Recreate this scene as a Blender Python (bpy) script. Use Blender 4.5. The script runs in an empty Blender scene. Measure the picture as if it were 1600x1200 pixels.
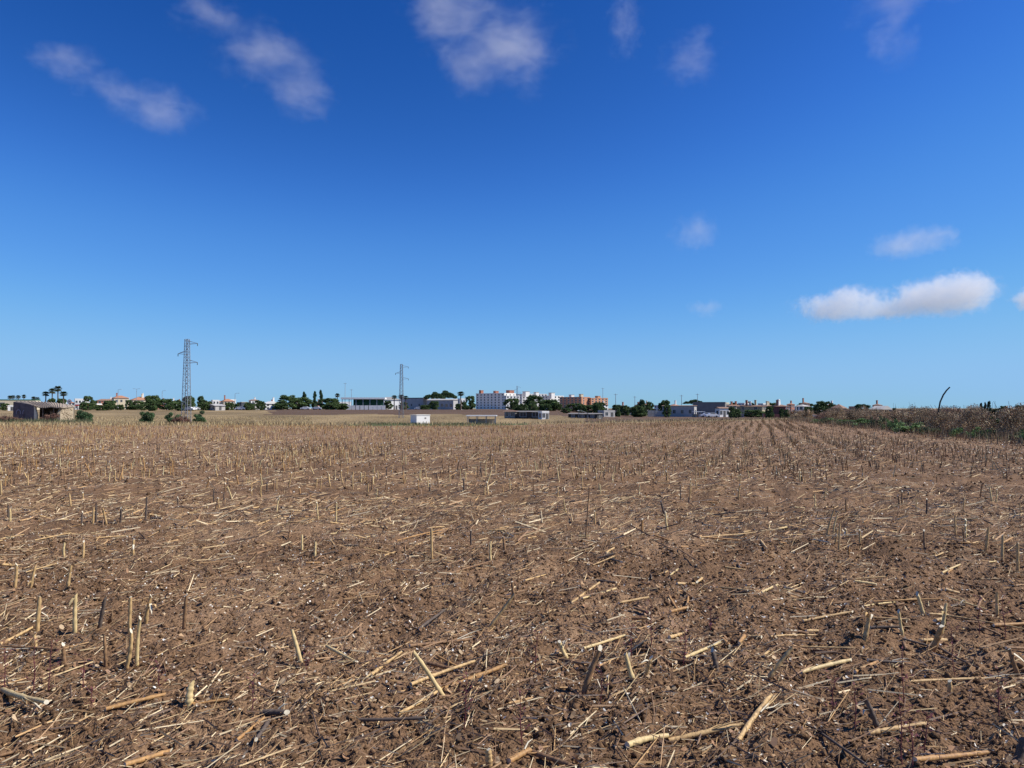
import bpy, bmesh, math, random
import numpy as np
from mathutils import Vector, Matrix
R = math.radians
rng = np.random.default_rng(7)
rnd = random.Random(11)
sc = bpy.context.scene
COL = sc.collection

# ------------------------------------------------------------------ camera
F = 1155.0            # focal length in photograph pixels (1600 wide)
HOR = 638.0           # horizon row in the photograph
EYE = 1.6
PITCH = math.atan((HOR - 600) / F)
cam_d = bpy.data.cameras.new('camera'); cam = bpy.data.objects.new('camera', cam_d); COL.objects.link(cam)
cam_d.sensor_width = 36; cam_d.lens = 36 * F / 1600; cam_d.clip_start = 0.05; cam_d.clip_end = 30000
cam.location = (0, 0, EYE); cam.rotation_euler = (math.pi / 2 + PITCH, 0, 0)
sc.camera = cam
# ------------------------------------------------------------------ light
SUN_AZ = R(94)       # clockwise from the viewing direction (+Y): to the right
SUN_EL = R(45)
sun_dir = Vector((math.sin(SUN_AZ) * math.cos(SUN_EL), math.cos(SUN_AZ) * math.cos(SUN_EL), math.sin(SUN_EL)))
world = bpy.data.worlds.new('World'); sc.world = world; world.use_nodes = True
wn = world.node_tree.nodes; wl = world.node_tree.links
bg = wn['Background']
sky = wn.new('ShaderNodeTexSky'); sky.sky_type = 'NISHITA'; sky.sun_disc = False
sky.sun_elevation = SUN_EL; sky.sun_rotation = SUN_AZ
sky.altitude = 0; sky.air_density = 1.0; sky.dust_density = 0.0; sky.ozone_density = 4.0
# the camera's rendering of that sky: one tone curve per channel over the whole sky
pre = wn.new('ShaderNodeVectorMath'); pre.operation = 'SCALE'; pre.inputs['Scale'].default_value = .1
cur = wn.new('ShaderNodeRGBCurve')
post = wn.new('ShaderNodeVectorMath'); post.operation = 'SCALE'; post.inputs['Scale'].default_value = 9.0
for ci, pts in enumerate(([(0, 0), (.095, .012), (.209, .085), (.485, .24), (.81, .275), (1, .30)], [(0, 0), (.171, .082), (.352, .283), (.651, .49), (.9, .50), (1, .51)], [(0, 0), (.33, .36), (.558, .73), (.69, .81), (.8, .80), (1, .8)])):
    c_ = cur.mapping.curves[ci]; c_.points[0].location = pts[0]; c_.points[1].location = pts[-1]
    for p_ in pts[1:-1]: c_.points.new(*p_)
cur.mapping.update()
wl.new(sky.outputs[0], pre.inputs[0]); wl.new(pre.outputs[0], cur.inputs['Color']); wl.new(cur.outputs[0], post.inputs[0]); wl.new(post.outputs[0], bg.inputs['Color'])
bg.inputs['Strength'].default_value = 0.1
sun_d = bpy.data.lights.new('sun', 'SUN'); sun = bpy.data.objects.new('sun', sun_d); COL.objects.link(sun)
sun_d.energy = 5.0; sun_d.angle = R(0.53); sun_d.color = (1.0, 0.955, 0.885)
sun.rotation_euler = sun_dir.to_track_quat('Z', 'Y').to_euler()
sc.view_settings.view_transform = 'Standard'; sc.view_settings.look = 'None'
sc.view_settings.exposure = 0.22; sc.view_settings.gamma = 1.0; sc.view_settings.use_curve_mapping = False
sc.render.engine = 'CYCLES'
sc.cycles.use_denoising = True
sc.cycles.max_bounces = 24; sc.cycles.diffuse_bounces = 3; sc.cycles.volume_bounces = 24
sc.cycles.transparent_max_bounces = 12

# ------------------------------------------------------------------ helpers
def ray(px, py):
    u = (px - 800) / F; v = (600 - py) / F
    c, s = math.cos(PITCH), math.sin(PITCH)
    return Vector((u, c - v * s, v * c + s))
def P(px, py, D):
    r = ray(px, py); return Vector((0, 0, EYE)) + r * (D / r.y)
def sst(t):
    t = np.clip(t, 0, 1); return t * t * (3 - 2 * t)
def edge_y(x): return 68 + np.maximum(0, np.asarray(x, float) + 4) * 0.85
def edge_x(y): return 16.0 + 0.235 * np.asarray(y, float)
def base_z(x, y):
    x = np.asarray(x, float); y = np.asarray(y, float)
    ye = edge_y(np.clip(x, -100, 60))
    b = sst((x - 12) / 50)
    return -1.35 * sst((y - ye - 1) / 62) + 2.3 * sst((y - 150 - 150 * b) / 180)
def _hash(ix, iy, s):
    h = (ix.astype(np.int64) * 374761393 + iy.astype(np.int64) * 668265263 + s * 1274126177) & 0xffffffff
    h = ((h ^ (h >> 13)) * 1274126177) & 0xffffffff
    return ((h ^ (h >> 16)) & 0xffff) / 65535.0
def vnoise(x, y, s=0):
    ix = np.floor(x); iy = np.floor(y); fx = x - ix; fy = y - iy
    fx = fx * fx * (3 - 2 * fx); fy = fy * fy * (3 - 2 * fy)
    a = _hash(ix, iy, s); b = _hash(ix + 1, iy, s); c = _hash(ix, iy + 1, s); d = _hash(ix + 1, iy + 1, s)
    return (a * (1 - fx) + b * fx) * (1 - fy) + (c * (1 - fx) + d * fx) * fy
def fbm(x, y, o=4, s=0):
    t = 0; a = 0.5
    for k in range(o):
        t = t + a * vnoise(x, y, s + k * 17); x = x * 2.03 + 5.1; y = y * 2.03 + 1.7; a *= 0.5
    return t
ROW = R(18.2); ru = (math.sin(ROW), math.cos(ROW)); rv = (math.cos(ROW), -math.sin(ROW)); RS = 0.72
def in_field(x, y): return (y < edge_y(x)) & (x < edge_x(y))
def ground_z(x, y):
    x = np.asarray(x, float); y = np.asarray(y, float)
    d = np.sqrt(x * x + y * y)
    w = 1 - sst((d - 40) / 60)
    q = x * rv[0] + y * rv[1]
    n = 0.022 * np.cos(q / RS * 2 * math.pi) * (0.4 + fbm(x * .7, y * .7, 2, 5)) \
        + 0.20 * (fbm(x * 1.1, y * 1.1, 3, 9) - 0.45) \
        + 0.15 * np.abs(fbm(x * 5.5, y * 5.5, 3, 3) - 0.45) \
        + 0.10 * np.maximum(0, fbm(x * 14, y * 14, 2, 21) - 0.36)
    far = 0.5 * (fbm(x * .05, y * .05, 3, 2) - 0.45) * sst((d - 90) / 100)
    return base_z(x, y) + n * w * 0.9 - 0.03 + far
def gz(x, y): return float(ground_z(np.array([x]), np.array([y]))[0])
def on_ground(px, py):
    r = ray(px, py); t = 1.0; D = 5.0
    for _ in range(60):
        p = Vector((0, 0, EYE)) + r * (D / r.y)
        z = gz(p.x, p.y) if p.y < 60 else float(base_z(p.x, p.y))
        D2 = (z - EYE) / r.z * r.y if r.z < -1e-5 else 3000
        D = D + (min(max(D2, 0.5), 3000) - D) * 0.6
    p = Vector((0, 0, EYE)) + r * (D / r.y); p.z = gz(p.x, p.y)
    return p

MATS = {}
def mat(name, col, rough=0.85, var=0.25, scale=3.0, bump=0.0, bscale=30.0, attr=None, stretch=None, coords='Object', spec=0.3, col2=None, metal=0.0, thr=None):
    """procedural material: base colour varied by noise, optional second colour patches, bump"""
    if name in MATS: return MATS[name]
    m = bpy.data.materials.new(name); m.use_nodes = True; MATS[name] = m
    n = m.node_tree.nodes; l = m.node_tree.links
    b = n['Principled BSDF']; b.inputs['Roughness'].default_value = rough; b.inputs['Specular IOR Level'].default_value = spec
    b.inputs['Metallic'].default_value = metal
    tc = n.new('ShaderNodeTexCoord'); vec = tc.outputs[coords]
    if stretch:
        mp = n.new('ShaderNodeMapping'); mp.inputs['Scale'].default_value = stretch; l.new(vec, mp.inputs['Vector']); vec = mp.outputs[0]
    nz = n.new('ShaderNodeTexNoise'); nz.inputs['Scale'].default_value = scale; nz.inputs['Detail'].default_value = 6; nz.inputs['Roughness'].default_value = 0.65
    l.new(vec, nz.inputs['Vector'])
    mr = n.new('ShaderNodeMapRange'); mr.inputs['From Min'].default_value = 0.3; mr.inputs['From Max'].default_value = 0.7
    mr.inputs['To Min'].default_value = 1 - var; mr.inputs['To Max'].default_value = 1 + var
    l.new(nz.outputs['Fac'], mr.inputs['Value'])
    mul = n.new('ShaderNodeMix'); mul.data_type = 'RGBA'; mul.blend_type = 'MULTIPLY'; mul.inputs['Factor'].default_value = 1
    if attr:
        at = n.new('ShaderNodeAttribute'); at.attribute_name = attr; l.new(at.outputs['Color'], mul.inputs['A'])
    elif col2:
        nz2 = n.new('ShaderNodeTexNoise'); nz2.inputs['Scale'].default_value = scale * 0.37; nz2.inputs['Detail'].default_value = 8
        nz2.inputs['Roughness'].default_value = 0.7; l.new(vec, nz2.inputs['Vector'])
        r2 = n.new('ShaderNodeMapRange'); t0 = thr or 0.5; r2.inputs['From Min'].default_value = t0 - .06; r2.inputs['From Max'].default_value = t0 + .06
        l.new(nz2.outputs['Fac'], r2.inputs['Value'])
        mx = n.new('ShaderNodeMix'); mx.data_type = 'RGBA'; mx.inputs['A'].default_value = (*col, 1); mx.inputs['B'].default_value = (*col2, 1)
        l.new(r2.outputs[0], mx.inputs['Factor']); l.new(mx.outputs['Result'], mul.inputs['A'])
    else:
        mul.inputs['A'].default_value = (*col, 1)
    l.new(mr.outputs[0], mul.inputs['B']); l.new(mul.outputs['Result'], b.inputs['Base Color'])
    if bump:
        nb = n.new('ShaderNodeTexNoise'); nb.inputs['Scale'].default_value = bscale; nb.inputs['Detail'].default_value = 5; l.new(vec, nb.inputs['Vector'])
        bp = n.new('ShaderNodeBump'); bp.inputs['Strength'].default_value = bump; bp.inputs['Distance'].default_value = 0.02
        l.new(nb.outputs['Fac'], bp.inputs['Height'])
        if name == 'soil':
            n2 = n.new('ShaderNodeTexVoronoi'); n2.inputs['Scale'].default_value = 48; l.new(vec, n2.inputs['Vector'])
            b2 = n.new('ShaderNodeBump'); b2.inputs['Strength'].default_value = .8; b2.inputs['Distance'].default_value = .015; b2.invert = True
            l.new(n2.outputs['Distance'], b2.inputs['Height']); l.new(bp.outputs[0], b2.inputs['Normal']); bp = b2
        l.new(bp.outputs[0], b.inputs['Normal'])
    return m

def tag(o, label=None, cat=None, group=None, kind=None):
    if label: o['label'] = label
    if cat: o['category'] = cat
    if group: o['group'] = group
    if kind: o['kind'] = kind
    return o
def link(name, me, parent=None, mats=None):
    o = bpy.data.objects.new(name, me); COL.objects.link(o)
    if mats:
        for m in (mats if isinstance(mats, (list, tuple)) else [mats]): me.materials.append(m)
    if parent: o.parent = parent
    return o
def empty(name, loc, rz=0, label=None, cat=None, group=None):
    o = bpy.data.objects.new(name, None); COL.objects.link(o); o.location = loc; o.rotation_euler = (0, 0, rz); o.empty_display_size = .3
    return tag(o, label, cat, group)
def np_mesh(name, V, Fq, cols=None, smooth=False, mi=None, colname='tint'):
    """V (n,3); Fq (m,k) same-size faces; cols (n,3) per-vertex"""
    V = np.asarray(V, np.float32); Fq = np.asarray(Fq, np.int32)
    me = bpy.data.meshes.new(name); m, k = Fq.shape
    me.vertices.add(len(V)); me.vertices.foreach_set('co', V.ravel())
    me.loops.add(m * k); me.loops.foreach_set('vertex_index', Fq.ravel())
    me.polygons.add(m); me.polygons.foreach_set('loop_start', np.arange(m, dtype=np.int32) * k)
    try: me.polygons.foreach_set('loop_total', np.full(m, k, np.int32))
    except Exception: pass
    if mi is not None: me.polygons.foreach_set('material_index', np.asarray(mi, np.int32))
    me.polygons.foreach_set('use_smooth', np.full(m, smooth, bool))
    me.update(calc_edges=True)
    if cols is not None:
        a = me.color_attributes.new(colname, 'FLOAT_COLOR', 'POINT')
        c = np.ones((len(V), 4), np.float32); c[:, :3] = cols; a.data.foreach_set('color', c.ravel())
    return me
def copy_tree(o, parent=None):
    c = o.copy(); COL.objects.link(c); c.parent = parent
    for ch in list(o.children): copy_tree(ch, c)
    return c
class MB:
    """collects boxes, bars, tubes and polygons into one mesh"""
    def __init__(s): s.v = []; s.f = []; s.mi = []
    def add(s, vs, fs, mi=0):
        o = len(s.v); s.v += [tuple(v) for v in vs]; s.f += [tuple(i + o for i in f) for f in fs]; s.mi += [mi] * len(fs)
    def box(s, x0, x1, y0, y1, z0, z1, mi=0):
        s.add([(x0, y0, z0), (x1, y0, z0), (x1, y1, z0), (x0, y1, z0), (x0, y0, z1), (x1, y0, z1), (x1, y1, z1), (x0, y1, z1)],
              [(3, 2, 1, 0), (4, 5, 6, 7), (0, 1, 5, 4), (1, 2, 6, 5), (2, 3, 7, 6), (3, 0, 4, 7)], mi)
    def tube(s, pts, rad, n=6, cap=True, mi=0, capmi=None):
        pts = [Vector(p) for p in pts]; rad = rad if isinstance(rad, (list, tuple)) else [rad] * len(pts)
        rings = []; ref = None
        for i, p in enumerate(pts):
            t = (pts[min(i + 1, len(pts) - 1)] - pts[max(i - 1, 0)]).normalized()
            if ref is None: ref = t.orthogonal().normalized()
            ref = (ref - t * ref.dot(t)).normalized(); b = t.cross(ref)
            rings.append([p + (ref * math.cos(2 * math.pi * k / n) + b * math.sin(2 * math.pi * k / n)) * rad[i] for k in range(n)])
        vs = [v for r in rings for v in r]; fs = []
        for i in range(len(pts) - 1):
            for k in range(n): fs.append((i * n + k, i * n + (k + 1) % n, (i + 1) * n + (k + 1) % n, (i + 1) * n + k))
        s.add(vs, fs, mi)
        if cap:
            s.add(rings[0], [tuple(reversed(range(n)))], mi if capmi is None else capmi)
            s.add(rings[-1], [tuple(range(n))], mi if capmi is None else capmi)
    def build(s, name, mats, parent=None, smooth=False, loc=None):
        me = bpy.data.meshes.new(name); me.from_pydata(s.v, [], s.f); me.update()
        me.polygons.foreach_set('material_index', s.mi)
        if smooth: me.polygons.foreach_set('use_smooth', [True] * len(s.f))
        o = link(name, me, parent, mats)
        if loc is not None: o.location = loc
        return o

# ------------------------------------------------------------------ ground: one sheet to the horizon
def build_ground():
    dense = np.radians(np.linspace(-43, 43, 580)); rest = np.radians(np.arange(50, 311, 5.0))
    ang = np.concatenate([dense, rest])                      # clockwise from +Y
    d = [0.7]
    while d[-1] < 90: d.append(d[-1] * 1.0105 + 0.001)
    while d[-1] < 9000: d.append(d[-1] * 1.035)
    d = np.array(d); n, m = len(d), len(ang)
    X = d[:, None] * np.sin(ang)[None]; Y = d[:, None] * np.cos(ang)[None]
    Z = ground_z(X, Y)
    V = np.stack([X, Y, Z], -1).reshape(-1, 3)
    i = np.arange(n - 1)[:, None] * m; j = np.arange(m)[None]; j2 = (j + 1) % m
    Q = np.stack([i + j, i + j2, i + m + j2, i + m + j], -1).reshape(-1, 4)[:, ::-1]
    x, y = V[:, 0], V[:, 1]
    big = fbm(x * .13, y * .13, 4, 31)[:, None]; mid = fbm(x * 1.3, y * 1.3, 4, 33)[:, None]
    soil = np.array([.205, .120, .064]) * (0.72 + 0.6 * mid) * (0.85 + .3 * big)
    pale = np.array([.33, .212, .122])
    soil = soil + (pale - soil) * sst((mid - .5) / .2) * .55
    farmix = sst((np.hypot(x, y) - 12) / 50)[:, None]
    soil = soil * (1 - .45 * farmix) + np.array([.37, .235, .142]) * .45 * farmix      # straw cover on the soil
    grass = np.array([.27, .195, .10]) * (0.45 + 1.1 * fbm(x * .09, y * .05, 5, 41)[:, None])
    green = np.array([.10, .115, .045])
    plough = np.array([.125, .080, .052]) * (0.8 + .4 * fbm(x * .02, y * .15, 3, 43)[:, None])
    fld = in_field(x, y)[:, None]
    u = x / np.maximum(y, 1)
    col = np.where(fld, soil, grass)
    strip = ((y > edge_y(x)) & (y < edge_y(x) + 40) & (u > -.22) & (u < .02))[:, None]
    col = np.where(strip & ~fld, green * (.8 + .6 * mid), col)
    pl = ((y > 205 + 60 * fbm(x * .04, y * .04, 3, 47)) & (y < 500) & (u > -.42 + .22 * fbm(x * .015, y * .015, 3, 49)))[:, None]
    col = np.where(pl & ~fld, plough, col)
    pl2 = ((y > edge_y(x) + 14) & (y < 240) & (u > .1))[:, None]
    col = np.where(pl2 & ~fld, plough * 1.15, col)
    # centre disc under the camera
    c = len(V); V = np.vstack([V, [[0, 0, gz(0, 0.01)]]]); col = np.vstack([col, col[:1]])
    me = np_mesh('ground', V, Q, col, smooth=True)
    m_ = mat('soil', (0, 0, 0), rough=.95, var=.42, scale=22.0, bump=1.0, bscale=75.0, attr='tint', spec=.15)
    bm = bmesh.new(); bm.from_mesh(me); bm.verts.ensure_lookup_table()
    for k in range(m): bm.faces.new((bm.verts[c], bm.verts[(k + 1) % m], bm.verts[k]))
    bm.to_mesh(me); bm.free()
    tag(link('ground', me, None, m_), 'brown tilled soil of the harvested field running out to the town', None, None, 'structure')
build_ground()

# ------------------------------------------------------------------ clouds (closed volumes high over the town)
def cloud(label, px, py, D, lobes, dens, thick=0.7, nscale=1.0, soft=.55, amp=1.1, squash=1.0, stretch=1.0, warp=1.0):
    c = P(px, py, D); r = ray(px, py).normalized(); k = (c - Vector((0, 0, EYE))).length / F
    right = Vector((0, 0, 1)).cross(r) * -1; right.normalize(); up = right.cross(r).normalized()
    M = Matrix((right, r, up)).transposed()
    L = [(dx * k, -dy * k, rx * k, rz * k) for dx, dy, rx, rz in lobes]
    # hull: an icosphere per lobe blown to the lobe's size, joined by convex-ish shrink of an overall sphere
    bm = bmesh.new()
    for (x, z, rx, rz) in L:
        g = bmesh.ops.create_icosphere(bm, subdivisions=3, radius=1)
        ry = thick * min(rx, rz * 1.6)
        for v in g['verts']: v.co = Vector((x + v.co.x * rx * 1.32, v.co.y * ry * 1.32, z + v.co.z * rz * 1.32))
    co = [v.co.copy() for v in bm.verts]; bm.free(); bm = bmesh.new()
    for q in co: bm.verts.new(q)
    bmesh.ops.convex_hull(bm, input=bm.verts)
    bmesh.ops.delete(bm, geom=[v for v in bm.verts if not v.link_faces], context='VERTS')
    me0 = bpy.data.meshes.new('cloud'); bmesh.ops.recalc_face_normals(bm, faces=bm.faces); bm.to_mesh(me0); bm.free()
    m = bpy.data.materials.new('cloud_vapour'); m.use_nodes = True; n = m.node_tree.nodes; l = m.node_tree.links
    n.remove(n['Principled BSDF']); out = n['Material Output']
    pv = n.new('ShaderNodeVolumePrincipled'); pv.inputs['Color'].default_value = (1, 1, 1, 1); pv.inputs['Anisotropy'].default_value = 0.0
    tc = n.new('ShaderNodeTexCoord')
    def field(src):
        f = None
        for (x, z, rx, rz) in L:
            ry = thick * min(rx, rz * 1.6)
            a = n.new('ShaderNodeVectorMath'); a.operation = 'SUBTRACT'; a.inputs[1].default_value = (x, 0, z); l.new(src, a.inputs[0])
            b = n.new('ShaderNodeVectorMath'); b.operation = 'DIVIDE'; b.inputs[1].default_value = (rx, ry, rz); l.new(a.outputs[0], b.inputs[0])
            ln = n.new('ShaderNodeVectorMath'); ln.operation = 'LENGTH'; l.new(b.outputs[0], ln.inputs[0])
            q = n.new('ShaderNodeMath'); q.operation = 'SUBTRACT'; q.inputs[0].default_value = 1; l.new(ln.outputs['Value'], q.inputs[1])
            if f is None: f = q.outputs[0]
            else:
                mx = n.new('ShaderNodeMath'); mx.operation = 'SMOOTH_MAX'; mx.inputs[2].default_value = .45; l.new(f, mx.inputs[0]); l.new(q.outputs[0], mx.inputs[1]); f = mx.outputs[0]
        return f
    size = max(rx for _, _, rx, _ in L)
    wz = n.new('ShaderNodeTexNoise'); wz.inputs['Scale'].default_value = 1.7 / size; wz.inputs['Detail'].default_value = 4; wz.inputs['Roughness'].default_value = .6
    wo = n.new('ShaderNodeVectorMath'); wo.operation = 'ADD'; wo.inputs[1].default_value = (px * 7.3, py * 3.1, 0); l.new(tc.outputs['Object'], wo.inputs[0]); l.new(wo.outputs[0], wz.inputs['Vector'])
    ws = n.new('ShaderNodeVectorMath'); ws.operation = 'SUBTRACT'; ws.inputs[1].default_value = (.5, .5, .5); l.new(wz.outputs['Color'], ws.inputs[0])
    wm = n.new('ShaderNodeVectorMath'); wm.operation = 'MULTIPLY'; hz_ = min(rz for _, _, _, rz in L); wm.inputs[1].default_value = (size * warp * 1.6, size * warp * .8, hz_ * warp * 2.0); l.new(ws.outputs[0], wm.inputs[0])
    wa = n.new('ShaderNodeVectorMath'); wa.operation = 'ADD'; l.new(tc.outputs['Object'], wa.inputs[0]); l.new(wm.outputs[0], wa.inputs[1])
    f0 = field(tc.outputs['Object']); f = field(wa.outputs[0])
    for (x, z, rx, rz) in []:
        ry = thick * min(rx, rz * 1.6)
        a = n.new('ShaderNodeVectorMath'); a.operation = 'SUBTRACT'; a.inputs[1].default_value = (x, 0, z); l.new(tc.outputs['Object'], a.inputs[0])
        b = n.new('ShaderNodeVectorMath'); b.operation = 'DIVIDE'; b.inputs[1].default_value = (rx, ry, rz); l.new(a.outputs[0], b.inputs[0])
        ln = n.new('ShaderNodeVectorMath'); ln.operation = 'LENGTH'; l.new(b.outputs[0], ln.inputs[0])
        s = n.new('ShaderNodeMath'); s.operation = 'SUBTRACT'; s.inputs[0].default_value = 1; l.new(ln.outputs['Value'], s.inputs[1])
        if f is None: f = s.outputs[0]
        else:
            mx = n.new('ShaderNodeMath'); mx.operation = 'SMOOTH_MAX'; mx.inputs[2].default_value = .25; l.new(f, mx.inputs[0]); l.new(s.outputs[0], mx.inputs[1]); f = mx.outputs[0]
    size = max(rx for _, _, rx, _ in L)
    mp = n.new('ShaderNodeMapping'); mp.inputs['Scale'].default_value = (1 / size * stretch, 1 / size, 1 / size * squash); mp.inputs['Location'].default_value = (px * .013, py * .017, 0)
    mp.inputs['Rotation'].default_value = (0, R(-38), 0); mp.vector_type = 'TEXTURE' if False else 'POINT'
    l.new(tc.outputs['Object'], mp.inputs['Vector'])
    nz = n.new('ShaderNodeTexNoise'); nz.inputs['Scale'].default_value = 2.6 * nscale; nz.inputs['Detail'].default_value = 7; nz.inputs['Roughness'].default_value = .60
    nz.inputs['Distortion'].default_value = .9
    l.new(mp.outputs[0], nz.inputs['Vector'])
    na = n.new('ShaderNodeMath'); na.operation = 'MULTIPLY_ADD'; na.inputs[1].default_value = amp; na.inputs[2].default_value = -amp * .58; l.new(nz.outputs['Fac'], na.inputs[0])
    ad = n.new('ShaderNodeMath'); ad.operation = 'ADD'; l.new(f, ad.inputs[0]); l.new(na.outputs[0], ad.inputs[1])
    mr = n.new('ShaderNodeMapRange'); mr.interpolation_type = 'SMOOTHSTEP'; mr.inputs['From Min'].default_value = 0.0; mr.inputs['From Max'].default_value = soft
    mr.inputs['To Max'].default_value = dens / size; l.new(ad.outputs[0], mr.inputs['Value'])
    # keep the outermost skin empty so that the hull never shows
    sk = n.new('ShaderNodeMapRange'); sk.interpolation_type = 'SMOOTHSTEP'; sk.inputs['From Min'].default_value = -.30; sk.inputs['From Max'].default_value = .05; l.new(f0, sk.inputs['Value'])
    mm = n.new('ShaderNodeMath'); mm.operation = 'MULTIPLY'; l.new(mr.outputs[0], mm.inputs[0]); l.new(sk.outputs[0], mm.inputs[1])
    l.new(mm.outputs[0], pv.inputs['Density']); l.new(pv.outputs[0], out.inputs['Volume'])
    o = link('cloud', me0, None, m); o.matrix_world = Matrix.Translation(c) @ M.to_4x4()
    tag(o, label, 'cloud', 'small clouds in the blue sky')
cloud('bright white flat-bottomed double cloud low in the sky', 1400, 470, 4200,
      [(-74, 4, 72, 26), (46, 0, 82, 33), (76, -10, 54, 30), (-56, -8, 44, 25), (-10, 10, 92, 20)], 3.4, soft=.5, amp=1.15, nscale=3.4, warp=.55)
cloud('small thin pale cloud hanging just above the bright white double cloud', 1425, 378, 3800, [(0, 0, 66, 26), (-25, 6, 46, 17), (18, -4, 44, 22)], .9, soft=.9, amp=1.2, nscale=1.8)
cloud('faint small smudge of cloud left of the bright white double cloud', 1088, 362, 3800, [(0, 0, 44, 34)], .34, soft=1.0, amp=1.2, nscale=1.4)
cloud('tiny faint cloud low over the town', 1102, 482, 4600, [(0, 0, 32, 15)], .4, soft=.9, amp=1.1, nscale=1.4)
cloud('pale wavy cloud with a raised thin tail', 195, 148, 2200, [(40, 10, 66, 40), (-62, -28, 56, 26), (-10, -4, 56, 26)], .55, soft=1.1, amp=1.25, nscale=1.5, stretch=.55)
cloud('slanting ragged pale cloud stretching down to one end', 415, 92, 2000, [(48, 30, 62, 58), (-5, -8, 76, 46), (-72, -46, 54, 36)], .62, soft=1.15, amp=1.35, nscale=1.7, stretch=.5)
cloud('large wispy cloud with a bright core high in the sky', 750, 68, 1900, [(-12, 26, 58, 54), (38, 4, 100, 72), (-40, -40, 74, 62)], .95, soft=1.2, amp=1.5, nscale=2.0, stretch=.5)
cloud('thin upright wisp of cloud beside the large wispy cloud', 976, 34, 1900, [(0, 0, 30, 66)], .24, soft=1.1, amp=1.3, nscale=1.0)
cloud('faint ragged patch of cloud near the upright wisp', 1078, 92, 1950, [(0, 0, 52, 44), (12, -12, 36, 36)], .32, soft=1.1, amp=1.35, nscale=1.6, stretch=.5)
cloud('torn white cloud hanging down from the top of the sky', 1410, 12, 1850, [(0, -18, 96, 40), (-8, 22, 36, 62), (45, -24, 86, 34)], .75, soft=1.1, amp=1.35, nscale=1.8, stretch=.5)
cloud('edge of a small white cloud to the right of the bright double cloud', 1612, 466, 4200, [(0, 0, 28, 18)], 1.6, soft=.6, amp=1.2)

# ------------------------------------------------------------------ dry stalks
STALK = [mat('stalk_straw', (.56, .37, .165), rough=.6, var=.30, scale=26, stretch=(2.5, 2.5, .8), col2=(.30, .19, .085), thr=.56),
         mat('stalk_yellow', (.64, .47, .22), rough=.55, var=.22, scale=26, stretch=(2.5, 2.5, .8), col2=(.42, .32, .15), thr=.56),
         mat('stalk_brown', (.27, .155, .075), rough=.7, var=.35, scale=26, stretch=(2.5, 2.5, .8), col2=(.13, .075, .045), thr=.55),
         mat('stalk_grey', (.115, .085, .065), rough=.85, var=.35, scale=26, stretch=(2.5, 2.5, .8)),
         mat('stalk_orange', (.43, .24, .09), rough=.6, var=.28, scale=26, stretch=(2.5, 2.5, .8), col2=(.27, .14, .065), thr=.56)]
PITH = mat('stalk_pith', (.68, .60, .44), rough=.95, var=.2, scale=60)
STANDING_G = 'cut stalk stubs standing in the field'; LYING_G = 'broken stalks lying on the soil'
def stalk_mesh(vec, r, lying=False, splinter=False):
    """tapered, slightly bent stem with node rings and a slanted or ragged cut"""
    mb = MB(); L = vec.length; n = 8; k = 13; nd = {rnd.randint(2, 4), rnd.randint(6, 8), rnd.randint(10, 11)}
    side = Vector((rnd.uniform(-1, 1), rnd.uniform(-1, 1), rnd.uniform(-.2, .2))) * L * rnd.uniform(.0, .05)
    pts = []; rad = []
    for i in range(k + 1):
        t = i / k; pts.append(vec * t + side * math.sin(t * math.pi)); rad.append(r * (1.1 - .25 * t) * (1 + rnd.uniform(-.06, .06)) * (1.24 if i in nd else 1))
    if not lying: pts[0] = pts[0] - vec.normalized() * .03
    if lying: rad = [q * rnd.uniform(.9, 1.05) for q in rad]
    mb.tube(pts, rad, n, True, 0, 1)
    # slanted ragged cut at the end
    tip = len(mb.v) - n; ax = vec.normalized()
    a0 = rnd.uniform(0, 6.28); sl = rnd.uniform(.2, 1.4)
    ring0 = (k) * n
    for q in range(n):
        off = ax * r * sl * (math.cos(2 * math.pi * q / n + a0)) + ax * rnd.uniform(-.3, .3) * r
        for idx in (ring0 + q, tip + q): mb.v[idx] = tuple(Vector(mb.v[idx]) + off)
    if not lying and rnd.random() < .55:      # torn strips of sheath hanging on the stub
        for q in range(rnd.randint(1, 3)):
            t0 = rnd.uniform(.25, .95); o = vec.normalized().orthogonal(); o.rotate(Matrix.Rotation(rnd.uniform(0, 6.28), 3, vec.normalized())); w = vec.normalized().cross(o) * r * .55
            p0 = vec * t0 + o * r * .95; p1 = p0 + o * rnd.uniform(.01, .03) + vec.normalized() * rnd.uniform(-.03, .04); p2 = p1 + o * rnd.uniform(.005, .03) - Vector((0, 0, rnd.uniform(.0, .05)))
            mb.add([p0 - w, p0 + w, p1 + w * .8, p1 - w * .8, p2], [(0, 1, 2, 3), (3, 2, 4)], rnd.choice([0, 1, 1]))
    if splinter:
        for q in range(rnd.randint(2, 4)):
            o = vec.normalized().orthogonal(); o.rotate(Matrix.Rotation(rnd.uniform(0, 6.28), 3, vec.normalized()))
            s0 = vec * rnd.uniform(.5, .8) + o * r * .8; s1 = s0 + vec * rnd.uniform(.25, .5) + o * rnd.uniform(.01, .05)
            mb.tube([s0, (s0 + s1) / 2 + o * .006, s1], [r * .35, r * .3, r * .08], 4, True, 1 if q % 2 else 0)
    return mb
def put_stalk(name, base, vec, r, mi, label, group, cat, **kw):
    o = stalk_mesh(vec, r, **kw).build(name, [STALK[mi], PITH], None, True); o.location = base
    return tag(o, label, cat, group)
CN = {0: 'straw coloured', 1: 'pale yellow', 2: 'weathered brown', 3: 'dark grey rotten', 4: 'orange brown'}
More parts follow.
